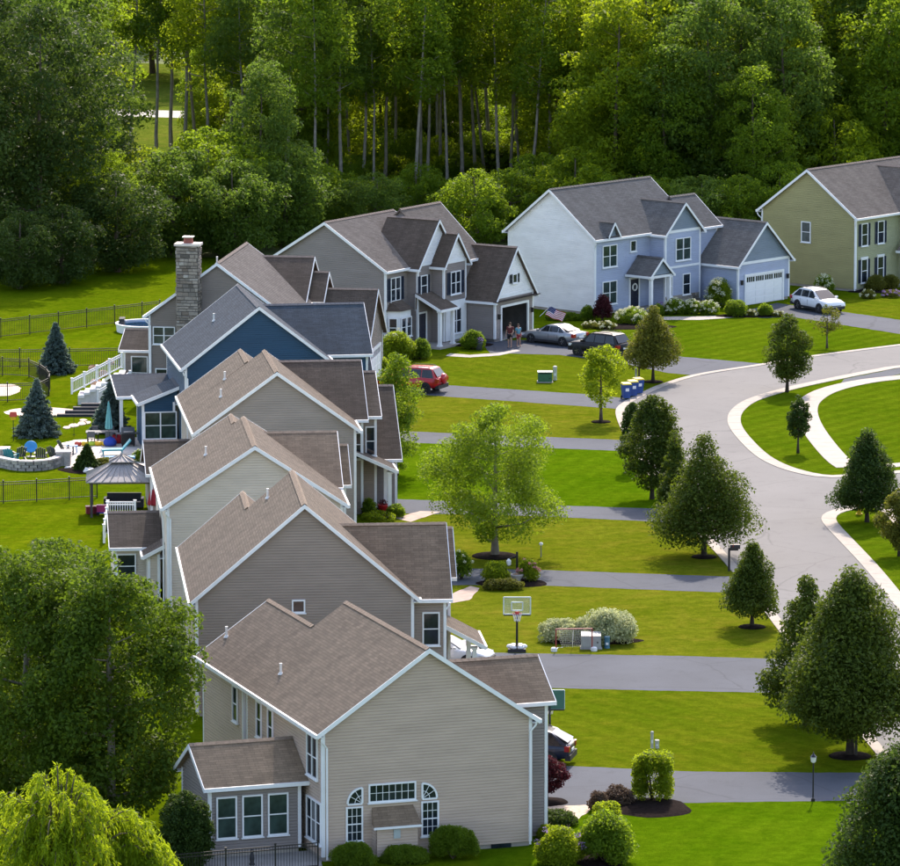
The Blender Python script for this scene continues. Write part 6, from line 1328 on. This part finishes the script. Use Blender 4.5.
for x, y, c, lab in ((117, 443, (.45, .02, .03), 'round red beanbag seat near the grill'), (110, 446, (.02, .06, .35), 'dark blue beanbag beside the raft')):
    o = thing('beanbag', lab, 'beanbag', at(x, y), 0, 'beanbags'); MB().lathe([(.25, 0), (.42, .12), (.42, .3), (.28, .5), (.05, .58)], 14).build('cushion', M('bean_%d' % x, c, .8), o, True); MB().ball((0, 0, .58), .06, .06, .04, 8, 5).build('top_knot', MATS['bean_%d' % x], o)
o = thing('patio_table', 'dark slatted dining table under the closed teal umbrella', 'table', at(102, 443), R(3)); tg = M('table_grey', (.09, .10, .11), .6)
for i in range(7): MB().box(-1.0, 1.0, -.45 + i * .13, -.34 + i * .13, .70, .74).build('slat', tg, o)
for u in (-.9, .9):
    for v in (-.38, .38): MB().box(u - .035, u + .035, v - .035, v + .035, 0, .70).build('leg', tg, o)
for i, (dx, dy, rz) in enumerate(((-.6, -.9, 0), (.5, -.9, 0), (-.5, .95, 180), (.5, .95, 180))):
    p = at(102, 443) + Vector((dx, dy, 0)); o = thing('dining_chair', ('left near', 'right near', 'left far', 'right far')[i] + ' dark metal chair at the patio table', 'chair', p, R(rz + 180), 'patio chairs'); MB().box(-.22, .22, -.22, .22, .42, .46).build('seat', grey_pl, o)
    MB().box(-.22, .22, .19, .23, .55, .9).build('backrest', grey_pl, o)
    for u in (-.2, .2):
        for v in (-.2, .2): MB().box(u - .018, u + .018, v - .018, v + .018, 0, .42 if v < 0 else .9).build('leg', black_metal, o)
def umbrella(label, px, py, h, mat, zb=0, w=.26):
    o = thing('patio_umbrella', label, 'umbrella', at(px, py), 0, 'closed umbrellas'); MB().tube([(0, 0, 0), (0, 0, h)], .025, 8).build('pole', grey_pl, o); MB().lathe([(.28, 0), (.28, .06), (.06, .1)], 12).build('base', grey_pl, o); m = MB(); n = 16; vs = []
    for k, (r, z) in enumerate(((w * .8, h * .38), (w, h * .42), (w * .62, h * .7), (w * .25, h * .95), (.02, h * 1.0))):
        for i in range(n): t = 6.283 * i / n; q = r * (1 if i % 2 else .72); vs.append((q * math.cos(t), q * math.sin(t), z))
    m.add(vs, [(k * n + i, k * n + (i + 1) % n, (k + 1) * n + (i + 1) % n, (k + 1) * n + i) for k in range(4) for i in range(n)]); m.build('canopy', mat, o)
umbrella('closed teal umbrella standing at the patio table', 109, 446, 2.85, M('teal_cloth', (.12, .36, .36), .85)); umbrella('closed red umbrella beside the gazebo', 154, 520, 2.3, M('red_cloth', (.3, .02, .03), .85), 0, .4)
o = thing('gas_grill', 'black covered grill under the navy house porch', 'grill', at(128, 446), R(10)); MB().box(-.42, .42, -.28, .28, .12, .8).build('cart', black_metal, o); MB().lathe([(.28, -.4), (.28, .4)], 12, 0, (0, 0, .92), 'x').build('hood', grey_pl, o, False); MB().box(-.75, -.42, -.25, .25, .78, .82).box(.42, .75, -.25, .25, .78, .82).build('side_shelf', grey_pl, o); MB().tube([(-.3, -.33, .95), (.3, -.33, .95)], .02, 6).build('handle', alloy, o)
for s in (-.35, .35): MB().lathe([(.07, -.03), (.07, .03)], 10, 0, (s, -.2, .07), 'x').build('wheel', rubber, o)
o = thing('bird_feeder', 'red and yellow feeder on a thin pole beside the blue spruce', 'bird feeder', at(13.5, 441), 0); MB().tube([(0, 0, 0), (0, 0, 1.35)], .025, 6).build('pole', black_metal, o); MB().box(-.16, .16, -.14, .14, 1.35, 1.58).build('feeder_box', cs[1], o); MB().add([(-.24, -.2, 1.56), (.24, -.2, 1.56), (.24, .2, 1.56), (-.24, .2, 1.56), (-.2, 0, 1.85), (.2, 0, 1.85)], [(0, 1, 5, 4), (2, 3, 4, 5), (1, 2, 5), (3, 0, 4), (3, 2, 1, 0)]).build('feeder_roof', cs[0], o)
o = thing('shepherd_hook', 'thin black garden hook below the timber steps', 'garden hook', at(74, 437), 0); MB().tube([(0, 0, 0), (0, 0, 1.2), (.05, 0, 1.35), (.15, 0, 1.38), (.22, 0, 1.28)], .016, 6).build('rod', black_metal, o); MB().tube([(-.1, 0, .15), (.1, 0, .15)], .012, 5).build('foot_bar', black_metal, o)
o = thing('round_pool', 'round above ground pool with white rim behind the umber house', 'pool', at(146, 331), 0); MB().lathe([(2.1, 0), (2.15, .5), (2.2, .53), (2.2, .6), (2.0, .6), (2.0, .5)], 32).build('pool_wall', white, o, False); MB().lathe([(2.01, .5), (.01, .51)], 32).build('water', glass_mat('pool_water', (.01, .04, .10), .05), o); MB().box(-1.9, -1.5, -.6, .6, .5, .95).build('ladder', MATS['paint_midnight'], o)
# gazebo
gz = thing('gazebo', 'grey two tier metal roofed gazebo on the patio', 'gazebo', at(122, 513), R(3)); W_, D_, E_ = 2.0, 1.7, 2.1; met = M('gazebo_metal', (.30, .28, .27), .5, .15); dk = M('gazebo_frame', (.05, .045, .045), .6)
for u in (-1, 1):
    for v in (-1, 1): MB().box(u * 1.75 - .07, u * 1.75 + .07, v * 1.45 - .07, v * 1.45 + .07, 0, E_).build('post', dk, gz)
MB().box(-1.85, 1.85, -1.55, -1.45, E_ - .14, E_).box(-1.85, 1.85, 1.45, 1.55, E_ - .14, E_).box(-1.85, -1.75, -1.45, 1.45, E_ - .14, E_).box(1.75, 1.85, -1.45, 1.45, E_ - .14, E_).build('beam', dk, gz)
def hip(a, b, a2, b2, z0, z1, ribs, nm):
    c = [(-a, -b, z0), (a, -b, z0), (a, b, z0), (-a, b, z0)]; t = [(-a2, -b2, z1), (a2, -b2, z1), (a2, b2, z1), (-a2, b2, z1)]
    m = MB().add(c + t + [(p[0], p[1], p[2] - .05) for p in c], [(0, 1, 5, 4), (1, 2, 6, 5), (2, 3, 7, 6), (3, 0, 4, 7), (4, 5, 6, 7), (0, 8, 9, 1), (1, 9, 10, 2), (2, 10, 11, 3), (3, 11, 8, 0)]); r_ = m.build(nm, met, gz)
    for k in range(4):
        p0, p1, q0, q1 = (Vector(x) for x in (c[k], c[(k + 1) % 4], t[k], t[(k + 1) % 4]))
        for i in range(ribs + 1):
            f = i / ribs; MB().bar(p0.lerp(p1, f) + Vector((0, 0, .02)), q0.lerp(q1, f) + Vector((0, 0, .02)), .035, .05).build('standing_seam', met, r_)
hip(2.05, 1.8, .55, .45, E_ + .02, E_ + .85, 9, 'roof'); MB().box(-.5, .5, -.4, .4, E_ + .8, E_ + 1.0).build('vent_collar', dk, gz); hip(.72, .6, .05, .05, E_ + 1.0, E_ + 1.3, 4, 'vent_roof'); MB().lathe([(.08, 0), (.1, .08), (.02, .2)], 8, 0, (0, 0, E_ + 1.28)).build('finial', met, gz)
for u, v in ((-1.75, -1.2), (1.75, -1.2)):
    m = MB(); n = 14; m.add([(u + .06 * math.sin(i * 1.9), v + i * .05, z) for z in (.1, E_ - .15) for i in range(n)], [(i, i + 1, n + i + 1, n + i) for i in range(n - 1)]); m.build('curtain', M('curtain_taupe', (.16, .13, .11), .9), gz)
o = thing('outdoor_sofa', 'dark outdoor sofa under the gazebo', 'sofa', at(124, 508), 0); sfm = M('sofa_dark', (.03, .035, .045), .9); MB().box(-1.0, 1.0, -.4, .4, .1, .42).build('seat', sfm, o); MB().box(-1.0, 1.0, .28, .45, .42, .85).build('backrest', sfm, o)
for s in (-1, 1): MB().box(*sorted((s * 1.0, s * 1.16)), -.4, .45, .1, .62).build('arm', sfm, o)
o = thing('cooler_box', 'dark red cooler beside the gazebo post', 'cooler', at(92, 514), R(10)); MB().box(-.35, .35, -.22, .22, .05, .4).build('chest', M('cooler_red', (.22, .02, .03), .5), o); MB().box(-.37, .37, -.24, .24, .4, .48).build('lid', M('cooler_red'), o)
o = thing('toy_cart', 'magenta and blue toy cart beside the gazebo', 'toy', at(102, 515), 0); MB().box(-.3, .3, -.2, .2, .2, .6).build('tub', M('magenta', (.42, .03, .14), .5), o); MB().box(-.3, .3, -.22, .22, .12, .2).build('tray', MATS['bean_110'], o)
for u in (-.22, .22):
    for v in (-.2, .2): MB().lathe([(.1, -.03), (.1, .03)], 10, 0, (u, v, .1), 'y').build('wheel', rubber, o)
a = at(108, 528); fence('white deck railing behind the beige house sunroom', [a, a + Vector((1.55, 0, 0))], .95, 1.55, white, .13, 'deck_railing', lambda t: .55, .13, .04, 'white railings')
fence('white stair railing running down beside the beige house sunroom', [a + Vector((0, -.25, 0)), a + Vector((.1, -5.2, 0))], .95, 1.25, white, .13, 'deck_railing', lambda t: .5 - .45 * t, .13, .04, 'white railings')
dkk = thing('deck', 'small pale deck behind the beige house sunroom', 'deck', a + Vector((0, -.1, 0)), 0)
for i in range(9): MB().box(0, 2.2, i * .2, i * .2 + .185, .42, .5).build('board', M('deck_board', (.42, .36, .31), .8, .2), dkk)
for u in (.1, 2.1):
    for v in (.1, 1.6): MB().box(u - .06, u + .06, v - .06, v + .06, 0, .42).build('post', white, dkk)
o = thing('red_flower_pot', 'round red flower pot at the beige house front door', 'flower pot', at(383, 512), 0); MB().lathe([(.2, 0), (.32, .4), (.34, .45), (.28, .45), (.26, .4)], 14).build('pot', M('pot_red', (.42, .02, .02), .4), o, True); link('flowers', np_mesh('flowers', clump_leaves(np.random.default_rng(3), [(0, 0, .55, .26)], 160, .09), 4, LG['red']), o)
for px, py, lab in ((661, 314, 'dark planter with purple flowers beside blue house porch'), (479, 350, 'small planter by the greige house porch')):
    o = thing('porch_planter', lab, 'planter', at(px, py), 0, 'porch planters'); MB().lathe([(.2, 0), (.28, .5), (.3, .55), (.24, .55)], 12).build('pot', grey_pl, o, True); link('flowers', np_mesh('flowers', clump_leaves(np.random.default_rng(px), [(0, 0, .7, .32)], 160, .09), 4, LG['purple']), o)
o = thing('patio_statue', 'small dark statue on the nearest house patio', 'statue', at(252, 866), 0); MB().lathe([(.12, 0), (.13, .12), (.08, .16), (.11, .3), (.09, .5), (.05, .56), (.075, .64), (.05, .72), (.01, .75)], 10).build('figure', tm, o, True); MB().box(-.15, .15, -.15, .15, 0, .05).build('plinth', concrete, o)
